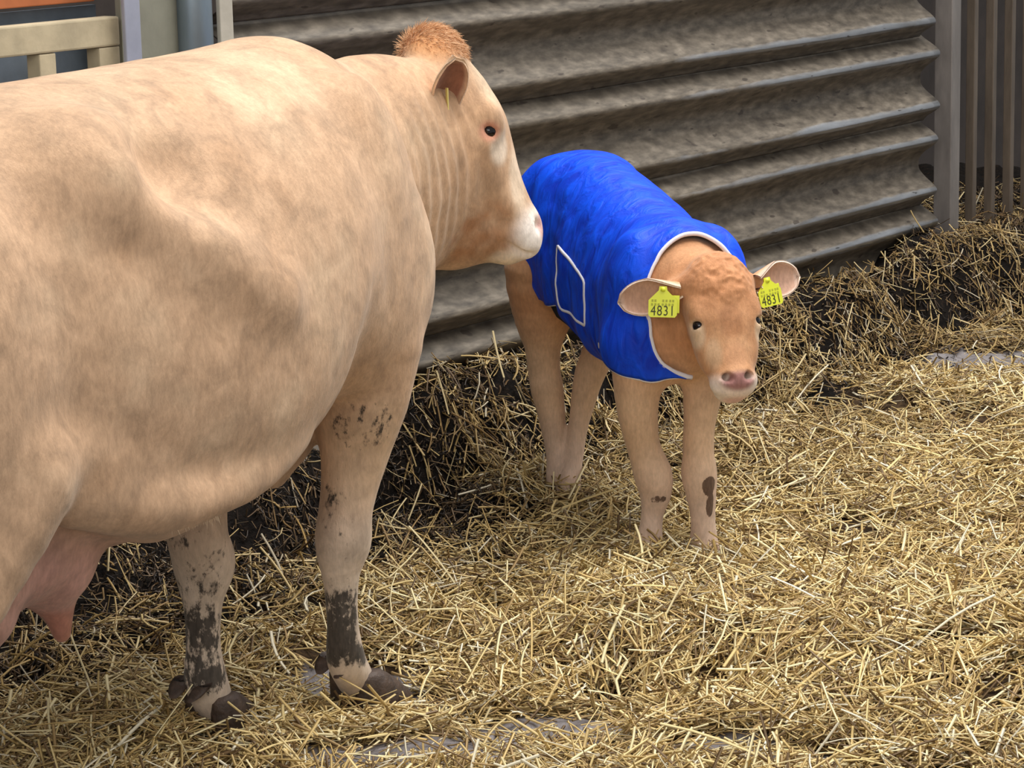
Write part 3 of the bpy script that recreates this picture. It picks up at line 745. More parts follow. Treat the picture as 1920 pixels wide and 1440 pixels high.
# forelegs
LEG_R = [(0.075, -0.185, 0.80, 0.125), (0.058, -0.182, 0.70, 0.105), (0.050, -0.175, 0.60, 0.078), (0.02, -0.17, 0.50, 0.060), (-0.012, -0.165, 0.395, 0.054), (-0.018, -0.165, 0.31, 0.038), (-0.017, -0.165, 0.22, 0.034), (0.0, -0.16, 0.135, 0.042), (0.045, -0.155, 0.075, 0.041)]
LEG_L = [(-0.02, 0.18, 0.82, 0.125), (-0.12, 0.15, 0.68, 0.10), (-0.195, 0.09, 0.56, 0.082), (-0.222, 0.06, 0.46, 0.066), (-0.205, 0.06, 0.37, 0.060), (-0.210, 0.06, 0.285, 0.041), (-0.215, 0.06, 0.2, 0.037), (-0.212, 0.06, 0.125, 0.046), (-0.185, 0.06, 0.065, 0.043)]
for leg in (LEG_R, LEG_L):
    for c_ in chain(leg): fld.add(c_, 0.028)
fld.add(Ell((0.005, -0.168, 0.40), (0.05, 0.05, 0.06)), 0.03)
fld.add(Ell((-0.185, 0.06, 0.38), (0.055, 0.055, 0.065)), 0.03)
# udder, teats
fld.add(Ell((-1.14, 0.0, 0.63), (0.24, 0.18, 0.14)), 0.04)
for sd in (-1, 1):
    fld.add(Cone((-1.02, sd * 0.085, 0.65), (-0.95, sd * 0.088, 0.62), 0.115, 0.10), 0.03)
    for c_ in chain([(-0.95, sd * 0.088, 0.59, 0.085), (-0.94, sd * 0.088, 0.54, 0.055), (-0.922, sd * 0.088, 0.49, 0.031), (-0.908, sd * 0.085, 0.440, 0.018)]): fld.add(c_, 0.03)
    for c_ in chain([(-1.18, sd * 0.10, 0.58, 0.09), (-1.19, sd * 0.11, 0.50, 0.032), (-1.185, sd * 0.11, 0.46, 0.018)]): fld.add(c_, 0.03)
# tail
for c_ in chain([(-1.52, 0, 1.36, 0.05), (-1.63, 0, 1.28, 0.035), (-1.655, 0, 1.0, 0.025), (-1.655, 0, 0.72, 0.02), (-1.645, 0, 0.55, 0.035), (-1.64, 0, 0.42, 0.012)]): fld.add(c_, 0.02)
# head
fld.add(hell(0.062, -0.19, 0, (0.175, 0.088, 0.108), 63), 0.05)                       # skull
fld.add(Cone(hp(0.085, -0.24), hp(0.183, -0.44), 0.088, 0.060, HW, 0.95), 0.04)       # face
fld.add(Cone(hp(0.035, -0.31), hp(0.10, -0.455), 0.100, 0.062, HW, 1.0), 0.05)        # cheek
fld.add(Cone(hp(0.05, -0.44), hp(0.155, -0.492), 0.070, 0.043, HW, 1.0), 0.05)        # jaw
fld.add(Cone(hp(-0.10, -0.42), hp(0.04, -0.478), 0.125, 0.068, HW, 1.25), 0.05)       # throat
fld.add(hell(0.20, -0.470, 0, (0.062, 0.058, 0.074), 63), 0.03)                       # muzzle
fld.add(hell(0.212, -0.497, 0, (0.040, 0.034, 0.062), 30), 0.02)                      # upper lip
fld.add(hell(0.168, -0.516, 0, (0.042, 0.030, 0.050), 20), 0.014)                     # lower lip, chin
fld.add(hell(0.010, -0.055, 0, (0.066, 0.068, 0.075), 0), 0.035)                       # poll knob
for sd in (-1, 1):
    fld.add(hell(0.128, -0.196, sd * 0.082, (0.045, 0.030, 0.028), 63), 0.025)        # brow
    fld.add(hell(0.122, -0.224, sd * 0.088, (0.032, 0.026, 0.026), 50), 0.012)        # lids
    fld.add(Cone(hp(0.10, -0.26, sd * 0.088), hp(0.165, -0.40, sd * 0.055), 0.020, 0.016), 0.04)  # cheek crest
    fld.add(Cone(hp(-0.014, -0.180, sd * 0.085), hp(-0.004, -0.175, sd * 0.100), 0.045, 0.030), 0.03)  # ear root
    fld.cut(hell(0.127, -0.222, sd * 0.114, (0.0185, 0.0115, 0.024), 35), 0.006)       # eye slit
    fld.cut(hell(0.247, -0.452, sd * 0.040, (0.019, 0.014, 0.020), 60), 0.006)        # nostril
    fld.cut(Cone(hp(0.252, -0.452, sd * 0.042), hp(0.215, -0.450, sd * 0.030), 0.013, 0.009), 0.006)
    fld.cut(Cone(hp(0.232, -0.527, sd * 0.04), hp(0.158, -0.487, sd * 0.066), 0.010, 0.008), 0.008)  # mouth
    fld.cut(Cone(hp(-0.035, -0.20, sd * 0.135), hp(-0.06, -0.36, sd * 0.145), 0.018, 0.014), 0.04)   # crease behind jaw
V, Q = fld.mesh(2)
# skin folds on the neck
m_ = blob(V, (0.50, -0.17, 1.15), (0.16, 0.16, 0.26))
V[:, 1] += m_ * 0.0022 * np.sin((V[:, 0] + 0.22 * V[:, 2]) * 150 + 3 * fbm(V[:, 0] * 6, V[:, 2] * 6, 0, 5))
V += 0.004 * fbm(V[:, 0] * 9, V[:, 1] * 9, V[:, 2] * 9, 11)[:, None] * np.array([0, 1, 0.4]) * sstep(0.5, 0.7, V[:, 2])[:, None]
def H_of(V): d = V - HO; return np.stack([d @ HU, d @ HV, d @ HW], 1)
Hc = H_of(V)
inhead = sstep(0.0, 0.05, Hc[:, 0] + 0.03) * (Hc[:, 1] > -0.6) * (V[:, 0] > 0.45)
x, y, z = V.T
base = np.tile(np.array(lin(198, 160, 126)), (len(V), 1))
nz = fbm(x * 5, y * 5, z * 5, 2, 4)
cols = fold_cols(base,
    (0.5 * sstep(0.0, 0.5, nz), lin(216, 184, 150)), (0.45 * sstep(0.05, 0.55, -nz), lin(184, 140, 102)),
    (0.75 * (1 - sstep(0.30, 0.62, z + 0.06 * nz)) * (x > -0.4) * (x < 0.3), lin(206, 190, 172)),    # pale lower forelegs
    (blob(V, (-1.05, -0.05, 0.56), (0.30, 0.24, 0.17)) * (z < 0.70), lin(216, 164, 146)),
    (blob(V, (-0.93, -0.08, 0.70), (0.14, 0.16, 0.09)) * (z < 0.74), lin(226, 208, 200)),
    (0.8 * blob(V, (-0.93, -0.09, 0.47), (0.07, 0.05, 0.07)), lin(196, 128, 104)),
    (0.9 * blob(Hc, (0.012, -0.02, 0), (0.085, 0.065, 0.13)), lin(212, 152, 100)),
    (0.55 * blob(Hc, (0.13, -0.12, 0), (0.06, 0.10, 0.10)), lin(226, 200, 168)),
    (0.7 * blob(Hc, (0.148, -0.262, 0.09), (0.032, 0.045, 0.05)), lin(240, 222, 200)),
    (0.55 * blob(Hc, (0.19, -0.36, 0.04), (0.03, 0.10, 0.05)), lin(232, 212, 186)),
    (0.75 * sstep(-0.6, 0.5, fbm(Hc[:, 0] * 30, Hc[:, 1] * 30, Hc[:, 2] * 30, 77, 3)) * blob(Hc, (0.09, -0.455, 0.06), (0.13, 0.09, 0.12)), lin(164, 108, 66)),
    (0.95 * blob(Hc, (0.225, -0.475, 0), (0.066, 0.078, 0.14)), lin(246, 234, 222)),
    (0.85 * blob(Hc, (0.165, -0.525, 0), (0.05, 0.03, 0.09)), lin(234, 214, 188)),
    (0.9 * blob(Hc, (0.258, -0.455, 0), (0.022, 0.05, 0.07)), lin(206, 156, 146)),
    (blob(Hc, (0.123, -0.222, 0.108), (0.034, 0.028, 0.03)), lin(206, 146, 118)))
dirt = np.zeros(len(V))
dElb = 0.50 * blob(V, (-0.02, -0.235, 0.655), (0.11, 0.12, 0.085))
dR = (x > -0.12) & (x < 0.14) & (y < -0.08) & (z < 0.56)
dL = (x > -0.36) & (x < -0.1) & (y > -0.05) & (y < 0.18) & (z < 0.56)
back_r = sstep(0.035, -0.03, (x + 0.017) - 0.25 * sstep(0.2, 0.05, z)); back_l = sstep(0.05, -0.03, x + 0.212)
dirt = np.where(dR, (0.45 + 0.21 * sstep(0.34, 0.27, z) + 0.02 * (z > 0.40)) * (0.50 + 0.50 * back_r) * sstep(0.07, 0.15, z), dirt)
dirt = np.where(dL, (0.475 + 0.17 * sstep(0.31, 0.25, z)) * (0.70 + 0.30 * back_l) * sstep(0.04, 0.14, z), dirt)
dirt = np.where((x < -1.2) & (z < 0.5), 0.5, dirt); dirt = np.maximum(dirt, dElb)
# ears, joined into the one body mesh
EV = []; EQ = []; EC = []; off = len(V)
for sd in (1, -1):
    b_ = hp(0.004, -0.188, sd * 0.126)
    td = HU * 0.17 + HV * 0.74 + HW * sd * 0.42
    fd = HU * 0.55 - HV * 0.35 + HW * sd * 0.72
    ev, eq, ins, edg, tt, jj = ear_shell(b_, td, fd, 0.172, 0.056, 0.042, 0.007)
    c_ = np.where(ins[:, None] > 0.5, np.array(lin(150, 98, 74)), np.array(lin(222, 180, 138)))
    c_ = fold_cols(c_, (0.5 * ins * sstep(.0, .7, -jj * 1.0), lin(206, 150, 128)), (0.75 * edg, lin(228, 190, 152)))
    EV.append(ev); EQ.append(eq + off); EC.append(c_); off += len(ev)
V2 = np.concatenate([V] + EV); Q2 = np.concatenate([Q] + EQ); C2 = np.concatenate([cols] + EC); D2 = np.concatenate([dirt] + [np.zeros(len(e)) for e in EV])
mesh_obj('body', V2, Q2, MAT_COW, cow, True, C2, {'dirt': D2})
for sd in (1, -1): eyeball(cow, hp(0.126, -0.222, sd * 0.090), 0.0190, MAT_EYE)
hoof_parts(cow, (0.070, -0.152, 0.004), -0.25, 1.14, MAT_HOOF, spread=1.6)
hoof_parts(cow, (-0.185, 0.06, 0.004), -0.2, 1.12, MAT_HOOF)
hoof_parts(cow, (-1.40, -0.20, 0.0), 0, 1.1, MAT_HOOF); hoof_parts(cow, (-1.30, 0.20, 0.0), 0, 1.1, MAT_HOOF)
# poll tuft: short hair combed forward over the knob
rg = np.random.default_rng(5); n_ = 2600
th = rg.uniform(0, 6.28, n_); cz_ = rg.uniform(0.0, 1, n_); sz_ = np.sqrt(1 - cz_ ** 2)
nl = np.stack([sz_ * np.cos(th), cz_, sz_ * np.sin(th)], 1)
roots = np.array([hp(0.010 + 0.064 * a, -0.055 + 0.066 * c, 0.072 * b) for a, c, b in nl])
nw = nl @ np.array([HU, HV, HW])
comb = HU * 0.9 - HV * 0.15 + HW * 0.25
tg = comb[None] - nw * (nw @ comb)[:, None]
dirs = tg * 0.9 + nw * 0.28 + rg.normal(0, 0.14, (n_, 3))
strand_mesh('poll_tuft', roots, dirs, rg.uniform(0.018, 0.036, n_), 0.0013, MAT_TUFT, cow, 0, 4, 6, 0.004, wave=0.0015, label='ginger tuft of hair on the poll')
# worn yellow tag seen edge-on in the ear
m, nt, b = new_mat('cow_tag_plastic'); b.inputs['Base Color'].default_value = (*lin(222, 206, 120), 1); b.inputs['Roughness'].default_value = 0.5
mb = MB(); R_t = Matrix((HU * 0.35 + HW * 0.94, HV, HU * 0.94 - HW * 0.35)).transposed(); mb.box(hp(0.022, -0.138, 0.176), (0.010, 0.050, 0.003), R_t, 0.001); mb.build('ear_tag', m, cow)
# pale fuzz along the lower flank edge
rg = np.random.default_rng(15); n_ = 700
tq = rg.uniform(0, 1, n_); px_ = np.interp(tq, [0, .3, .6, 1], [-1.04, -0.95, -0.87, -0.78]); py_ = np.interp(tq, [0, .3, .6, 1], [-0.300, -0.330, -0.348, -0.360]); pz_ = np.interp(tq, [0, .3, .6, 1], [0.735, 0.70, 0.685, 0.676]) + rg.normal(0, 0.010, n_)
dirs = np.stack([rg.normal(-0.1, 0.35, n_), rg.normal(-0.35, 0.15, n_), np.full(n_, -0.8)], 1)
strand_mesh('flank_fuzz', np.stack([px_, py_ + 0.006, pz_], 1), dirs, rg.uniform(0.010, 0.018, n_), 0.0009, hair_mat('flank_hair', lin(206, 168, 128), lin(232, 206, 170)), cow, 0, 6, 5, 0.004, label='pale fuzzy hair along the flank')
# ------------------------------------------------------------------ calf
CALF_O = (0.415, 6.70, 0.02); CALF_ROT = math.radians(-68.7)
calf = empty('calf', CALF_O, CALF_ROT)
tag(calf, 'ginger newborn calf wearing a blue jacket and yellow ear tags', 'calf')
_c, _s = math.cos(-CALF_ROT), math.sin(-CALF_ROT)
def w2c(v):   # world direction -> calf frame
    return np.array([_c * v[0] - _s * v[1], _s * v[0] + _c * v[1], v[2]])
yaw_, pit_, rol_ = math.radians(13), math.radians(24.5), math.radians(-0.7)
fwd_ = np.array([math.sin(yaw_), -math.cos(yaw_), 0]); up_ = np.array([0, 0, 1.0])
A_ = -math.cos(pit_) * up_ + math.sin(pit_) * fwd_; N_ = math.sin(pit_) * up_ + math.cos(pit_) * fwd_; L_ = np.cross(N_, A_)
A2 = A_ * math.cos(rol_) - L_ * math.sin(rol_); L2 = L_ * math.cos(rol_) + A_ * math.sin(rol_)
KA, KN, KL = w2c(A2), w2c(N_), w2c(L2)           # down the face, out of the face, to the calf's left
KO = w2c(np.array([0.5176, 6.46, 0.8155]) - np.array(CALF_O))
def kp(a, l, n=0.0): return KO + KA * a + KL * l + KN * n
def kell(a, l, n, r): return Ell(kp(a, l, n), r, np.array([KA, KL, KN]))

ctorso = Loft([(-0.80, 0.80, 0.68, 0.05, 0), (-0.755, 0.90, 0.60, 0.11, 0), (-0.66, 0.955, 0.545, 0.148, 0), (-0.52, 0.968, 0.53, 0.158, 0.03), (-0.38, 0.945, 0.50, 0.165, 0.06), (-0.22, 0.905, 0.475, 0.168, 0.08), (-0.08, 0.868, 0.455, 0.158, 0.10),
               (0.03, 0.845, 0.455, 0.140, 0.10), (0.12, 0.815, 0.48, 0.115, 0.05), (0.18, 0.76, 0.54, 0.08, 0), (0.21, 0.70, 0.60, 0.04, 0)], 2.2)
cparts = [(ctorso, 0.02)]
for sd in (-1, 1):
    cparts += [(Ell((-0.60, sd * 0.085, 0.74), (0.16, 0.085, 0.20)), 0.05), (Ell((0.02, sd * 0.105, 0.66), (0.10, 0.062, 0.17)), 0.05),
               (Ell((0.06, sd * 0.095, 0.56), (0.08, 0.06, 0.11)), 0.04)]
cfl = Field((-0.88, -0.40, -0.03), (0.60, 0.42, 1.04), 0.0048)
for p_, k_ in cparts: cfl.add(p_, k_)
nx = w2c(np.array([1.0, 0.2, 0]))
for c_ in (Cone((0.03, 0, 0.70), (0.13, 0.0, 0.705), 0.130, 0.100, (0, 1, 0), 1.3), Cone((0.12, 0.0, 0.71), KO + KN * -0.135 + KA * 0.02, 0.098, 0.066)):
    cfl.add(c_, 0.035)
CLEG = [
    [(0.03, -0.11, 0.60, 0.078), (0.045, -0.122, 0.49, 0.064), (0.045, -0.122, 0.39, 0.052), (0.05, -0.108, 0.30, 0.043), (0.057, -0.088, 0.232, 0.049), (0.055, -0.080, 0.185, 0.042), (0.047, -0.086, 0.12, 0.029), (0.045, -0.094, 0.055, 0.034), (0.055, -0.098, 0.012, 0.041)],
    [(0.06, 0.085, 0.60, 0.075), (0.08, 0.05, 0.47, 0.057), (0.09, 0.03, 0.37, 0.042), (0.097, 0.022, 0.29, 0.040), (0.10, 0.022, 0.225, 0.046), (0.10, 0.028, 0.165, 0.037), (0.10, 0.032, 0.10, 0.032), (0.10, 0.034, 0.05, 0.036), (0.11, 0.036, 0.012, 0.041)],
    [(-0.60, -0.10, 0.66, 0.12), (-0.60, -0.115, 0.54, 0.080), (-0.60, -0.118, 0.46, 0.052), (-0.60, -0.115, 0.385, 0.045), (-0.585, -0.112, 0.33, 0.045), (-0.565, -0.107, 0.24, 0.035), (-0.555, -0.10, 0.155, 0.031), (-0.55, -0.098, 0.10, 0.036), (-0.54, -0.096, 0.055, 0.034)],
    [(-0.55, 0.08, 0.66, 0.12), (-0.53, 0.04, 0.54, 0.075), (-0.51, 0.0, 0.45, 0.05), (-0.51, -0.03, 0.38, 0.042), (-0.505, -0.045, 0.32, 0.036), (-0.50, -0.062, 0.24, 0.027), (-0.495, -0.075, 0.15, 0.025), (-0.49, -0.085, 0.09, 0.030), (-0.48, -0.085, 0.05, 0.032)]]
CLEG[3] = [(p[0] - 0.02, p[1] + 0.035 * (1 - i / 8), p[2], p[3]) for i, p in enumerate(CLEG[3])]
for leg in CLEG:
    for c_ in chain(leg): cfl.add(c_, 0.022)
# head
cfl.add(kell(0.085, 0, -0.055, (0.125, 0.094, 0.072)), 0.03)          # cranium
cfl.add(kell(0.045, 0, -0.035, (0.075, 0.070, 0.055)), 0.03)          # poll
cfl.add(Cone(kp(0.15, 0, -0.045), kp(0.275, 0, -0.035), 0.066, 0.046, KL, 0.92), 0.03)   # face
cfl.add(Cone(kp(0.15, 0, -0.095), kp(0.275, 0, -0.068), 0.066, 0.036, KL, 0.92), 0.02)   # jaw
cfl.add(kell(0.293, 0, -0.036, (0.042, 0.058, 0.045)), 0.022)         # muzzle
cfl.add(kell(0.308, 0, -0.066, (0.030, 0.040, 0.030)), 0.014)         # chin
cfl.add(kell(0.288, 0, -0.004, (0.024, 0.044, 0.015)), 0.012)         # nose pad
for sd in (-1, 1):
    cfl.add(kell(0.122, sd * 0.068, -0.020, (0.040, 0.024, 0.026)), 0.02)    # brow
    cfl.add(kell(0.148, sd * 0.072, -0.028, (0.024, 0.015, 0.022)), 0.012)   # lids
    cfl.add(kell(0.19, sd * 0.052, -0.055, (0.07, 0.026, 0.04)), 0.025)      # cheek
    cfl.add(Cone(kp(0.035, sd * 0.065, -0.065), kp(0.035, sd * 0.105, -0.08), 0.030, 0.022), 0.02)
    cfl.cut(kell(0.147, sd * 0.084, -0.014, (0.0100, 0.018, 0.022)), 0.004)
    cfl.cut(Cone(kp(0.292, sd * 0.020, 0.014), kp(0.287, sd * 0.040, 0.006), 0.0095, 0.0085), 0.004)
    cfl.cut(Cone(kp(0.290, sd * 0.028, 0.012), kp(0.272, sd * 0.026, -0.035), 0.0115, 0.008), 0.004)
    cfl.cut(Cone(kp(0.318, 0, -0.028), kp(0.300, sd * 0.052, -0.060), 0.004, 0.003), 0.008)
V, Q = cfl.mesh(2)
x, y, z = V.T; d_ = V - KO; K = np.stack([d_ @ KA, d_ @ KL, d_ @ KN], 1)
cm_ = blob(K, (0.025, 0, -0.02), (0.105, 0.10, 0.09))
V += (cm_ * 0.0075 * (1 - 2 * np.abs(fbm(x * 40, y * 40, z * 40, 41, 2))))[:, None] * KN
V += 0.0025 * fbm(x * 25, y * 25, z * 25, 31)[:, None] * np.array([0.6, 0.6, 0.6])
base = np.tile(np.array(lin(196, 142, 100)), (len(V), 1)); nz = fbm(x * 10, y * 10, z * 10, 9, 4)
cols = fold_cols(base,
    (0.5 * sstep(0, 0.5, nz), lin(212, 164, 122)), (0.4 * sstep(0.05, 0.5, -nz), lin(172, 118, 80)),
    (0.85 * sstep(0.60, 0.40, z) * (K[:, 0] < 5) * (x < 0.2), lin(210, 176, 142)),
    (0.8 * sstep(0.34, 0.12, z), lin(216, 188, 168)),
    (0.8 * blob(K, (0.03, 0, -0.03), (0.10, 0.12, 0.10)), lin(200, 138, 94)),
    (0.45 * blob(K, (0.15, 0, 0.02), (0.05, 0.035, 0.04)), lin(150, 98, 64)),
    (0.85 * blob(K, (0.165, -0.078, -0.03), (0.045, 0.022, 0.045)), lin(230, 200, 166)), (0.85 * blob(K, (0.165, 0.078, -0.03), (0.045, 0.022, 0.045)), lin(230, 200, 166)),
    (0.6 * blob(K, (0.22, -0.045, -0.02), (0.05, 0.025, 0.04)), lin(226, 190, 152)),
    (0.5 * blob(K, (0.235, 0, 0.0), (0.04, 0.035, 0.05)), lin(216, 158, 118)),
    (0.95 * blob(K, (0.304, 0, -0.045), (0.043, 0.095, 0.07)), lin(242, 228, 216)),
    (0.97 * blob(K, (0.298, 0, 0.006), (0.028, 0.052, 0.024)), lin(152, 104, 98)),
    (0.7 * blob(K, (0.325, 0, -0.045), (0.02, 0.035, 0.03)), lin(222, 166, 160)))
dirt = np.zeros(len(V))
dirt = np.maximum(dirt, 0.75 * blob(V, (0.145, 0.030, 0.205), (0.045, 0.028, 0.036))); dirt = np.maximum(dirt, 0.66 * blob(V, (0.14, 0.036, 0.155), (0.045, 0.017, 0.045)))
dirt = np.maximum(dirt, 0.60 * blob(V, (0.10, -0.090, 0.172), (0.045, 0.034, 0.016)))
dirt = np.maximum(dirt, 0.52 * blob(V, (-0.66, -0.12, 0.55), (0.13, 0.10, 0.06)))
dirt = np.maximum(dirt, 0.30 * sstep(0.45, 0.3, z) * (x < -0.3)); dirt = np.maximum(dirt, 0.24 * sstep(0.2, 0.05, z))
EV = []; EQ = []; EC = []; off = len(V)
for sd in (-1, 1):
    b_ = kp(0.036, sd * 0.088, -0.072)
    td = KL * sd * 1.0 + KA * (0.10 if sd < 0 else -0.12) + KN * (-0.30)
    fd = KN * 0.9 + KA * (0.42 if sd < 0 else 0.25) + KL * sd * 0.15
    ev, eq, ins, edg, tt, jj = ear_shell(b_, td, fd, 0.160, 0.047, 0.030, 0.005, wrap=1.25)
    c_ = np.where(ins[:, None] > 0.5, np.array(lin(206, 164, 140)), np.array(lin(210, 148, 104)))
    up_side = -jj * (1 if sd > 0 else 1)
    c_ = fold_cols(c_, (0.6 * (1 - ins) * sstep(0.3, 0, tt), lin(216, 160, 116)), (0.85 * edg, lin(238, 214, 196)))
    EV.append(ev); EQ.append(eq + off); EC.append(c_); off += len(ev)
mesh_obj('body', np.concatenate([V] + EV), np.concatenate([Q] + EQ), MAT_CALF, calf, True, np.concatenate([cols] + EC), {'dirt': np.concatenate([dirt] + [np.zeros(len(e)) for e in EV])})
for sd in (-1, 1): eyeball(calf, kp(0.147, sd * 0.069, -0.024), 0.0172, MAT_EYE)
for leg, yw in zip(CLEG, (-0.15, 0.1, 0.0, 0.1)):
    p = leg[-1]; hoof_parts(calf, (p[0] + 0.004, p[1], p[2] - 0.035), yw, 0.62, MAT_CHOOF, dew=False)
# ---- jacket
m, nt, b = new_mat('jacket_cloth')
nz_ = objnoise(nt, 14, 3, 0.5, (1.6, 1, 0.55), (0.2, 0.5, 0.3), 1.2); wv = objnoise(nt, 420, 2, 0.5)
r_ = ramp(nt, nz_, [(0.3, lin(0, 48, 184)), (0.7, lin(0, 82, 238))])
sp = ramp(nt, objnoise(nt, 55, 2, 0.4), [(0.73, g(0)), (0.76, g(0.0))])
nt.links.new(r_.outputs['Color'], b.inputs['Base Color']); b.inputs['Roughness'].default_value = 0.55
b.inputs['Specular IOR Level'].default_value = 0.3
bump(nt, b, math_n(nt, 'ADD', math_n(nt, 'MULTIPLY', nz_, 1.0), math_n(nt, 'MULTIPLY', wv, 0.05)), 0.45, 0.02)
MAT_JACKET = m
MAT_PIPING = simple_mat('piping_white', lin(232, 230, 236), 0.6, 0, 0.08, 60, 0.1)
MAT_BLACK = simple_mat('black_webbing', lin(22, 20, 24), 0.7, 0, 0.3, 80, 0.2)

def cfield(P):
    X, Y, Z = P[..., 0], P[..., 1], P[..., 2]; F = None
    for p_, k_ in cparts + [(Cone((0.03, 0, 0.70), (0.13, 0.0, 0.705), 0.130, 0.100, (0, 1, 0), 1.3), 0.05), (Ell((0.035, -0.112, 0.575), (0.075, 0.080, 0.085)), 0.03), (Ell((0.05, 0.09, 0.585), (0.07, 0.06, 0.07)), 0.03)] :
        v = p_(X, Y, Z); F = v if F is None else smin(F, v, k_)
    return F
NS, NT = 110, 120
ss = np.linspace(0, 1, NS)
def axis_pt(s):
    cx = np.interp(s, [0, 0.2, 0.5, 0.8, 1.0], [-0.735, -0.60, -0.33, -0.05, 0.135]); cz = np.interp(s, [0, 0.2, 0.5, 0.8, 1.0], [0.80, 0.77, 0.715, 0.675, 0.675])
    return np.stack([cx, 0 * cx, cz], -1)
tilt = np.interp(ss, [0, 0.12, 0.4, 0.75, 1.0], [-0.50, -0.28, 0.0, 0.0, 0.16])      # plane lean
AX = axis_pt(ss)
th = np.linspace(-math.pi, math.pi, NT + 1)
rs = np.linspace(0.02, 0.36, 90)
upv = np.stack([-np.sin(tilt), 0 * tilt, np.cos(tilt)], -1)
dirv = upv[:, None, :] * np.cos(th)[None, :, None] + np.array([0, -1.0, 0])[None, None, :] * np.sin(th)[None, :, None]   # theta>0 = right side
P = AX[:, None, None, :] + dirv[:, :, None, :] * rs[None, None, :, None]
Fv = cfield(P.reshape(-1, 3)).reshape(NS, NT + 1, len(rs))
inside = Fv < 0
last = (len(rs) - 1 - np.argmax(inside[:, :, ::-1], axis=2)); last = np.where(inside.any(2), last, 0)
R0 = rs[last] + 0.016
for _ in range(5):     # let the cloth bridge hollows
    Rp = np.pad(R0, ((1, 1), (0, 0)), mode='edge')
    sm = 0.25 * (Rp[:-2] + Rp[2:]) + 0.25 * (np.roll(R0, 1, 1) + np.roll(R0, -1, 1))
    R0 = np.maximum(R0 * 0.5 + sm * 0.5, R0 - 0.002)
S_, T_ = np.meshgrid(ss, th, indexing='ij')
wr = 0.0060 * np.sin(S_ * 42 + 2.5 * np.sin(T_ * 1.5 + S_ * 4) + 2 * fbm(S_ * 5, T_ * 2, 0, 3)) * sstep(0.5, 1.1, np.abs(T_)) * sstep(0.05, 0.2, S_) * sstep(0.75, 0.5, S_)
wr += 0.008 * fbm(S_ * 9, T_ * 2.2, 0, 8, 3) * sstep(0.25, 0.9, np.abs(T_))
R0 = R0 + wr
def surf(s, t, extra=0.0):
    """interpolated jacket point"""
    s = np.clip(np.asarray(s, float), 0, 1); t = np.asarray(t, float)
    fi = s * (NS - 1); i = np.clip(np.floor(fi).astype(int), 0, NS - 2); a = fi - i
    fj = (t + math.pi) / (2 * math.pi) * NT; j = np.clip(np.floor(fj).astype(int), 0, NT - 1); b_ = fj - j
    r = (R0[i, j] * (1 - a) + R0[i + 1, j] * a) * (1 - b_) + (R0[i, j + 1] * (1 - a) + R0[i + 1, j + 1] * a) * b_
    ax = AX[i] * (1 - a)[..., None] + AX[i + 1] * a[..., None]; u = upv[i] * (1 - a)[..., None] + upv[i + 1] * a[..., None]
    d = u * np.cos(t)[..., None] + np.array([0, -1.0, 0]) * np.sin(t)[..., None]
    return ax + d * (r + extra)[..., None]
# lower hem angle along the body (radians from the top), one curve for both sides
HEM = np.array([(0.0, 1.9), (0.03, 2.35), (0.10, 2.45), (0.16, 2.44), (0.36, 2.28), (0.46, 2.16), (0.50, 2.18), (0.535, 2.32), (0.565, 2.62), (0.585, 3.13), (0.735, 3.13), (0.745, 2.75), (0.752, 2.30), (0.77, 2.18), (0.80, 2.16), (0.85, 2.20), (0.90, 2.30), (0.95, 2.47), (0.98, 2.68), (1.0, 3.0)])
NC, NR = 220, 90
sc_ = np.linspace(0.0, 1.0, NC); hem = np.interp(sc_, HEM[:, 0], HEM[:, 1])
tt_ = np.linspace(-1, 1, NR)
Sg, Tg = np.meshgrid(sc_, tt_, indexing='ij'); Th = Tg * hem[:, None]
JP = surf(Sg, Th)
Qj = [[i * NR + j, (i + 1) * NR + j, (i + 1) * NR + j + 1, i * NR + j + 1] for i in range(NC - 1) for j in range(NR - 1)]
jacket = mesh_obj('jacket', JP.reshape(-1, 3), np.array(Qj), MAT_JACKET, calf, True)
jacket['label'] = 'bright blue padded jacket with white piping'
sm_ = jacket.modifiers.new('thickness', 'SOLIDIFY'); sm_.thickness = 0.008; sm_.offset = -1
def piping(pts, r=0.0062, name='piping'):
    mb = MB(); mb.tube(pts, r, 8); return mb.build(name, MAT_PIPING, jacket, True)
fr = np.linspace(-3.0, 3.0, 90); piping(surf(np.full(90, 1.0), fr, 0.002))                      # neck opening
re = np.linspace(-1, 1, 60) * hem[0]; piping(surf(np.zeros(60), re, 0.002))                     # tail edge
for sd in (1, -1):
    for a0, a1 in ((0.0, 0.58), (0.757, 0.99)):
        q = np.linspace(a0, a1, 60); piping(surf(q, sd * np.interp(q, HEM[:, 0], HEM[:, 1]), 0.002), 0.0062 if a0 else 0.0035)
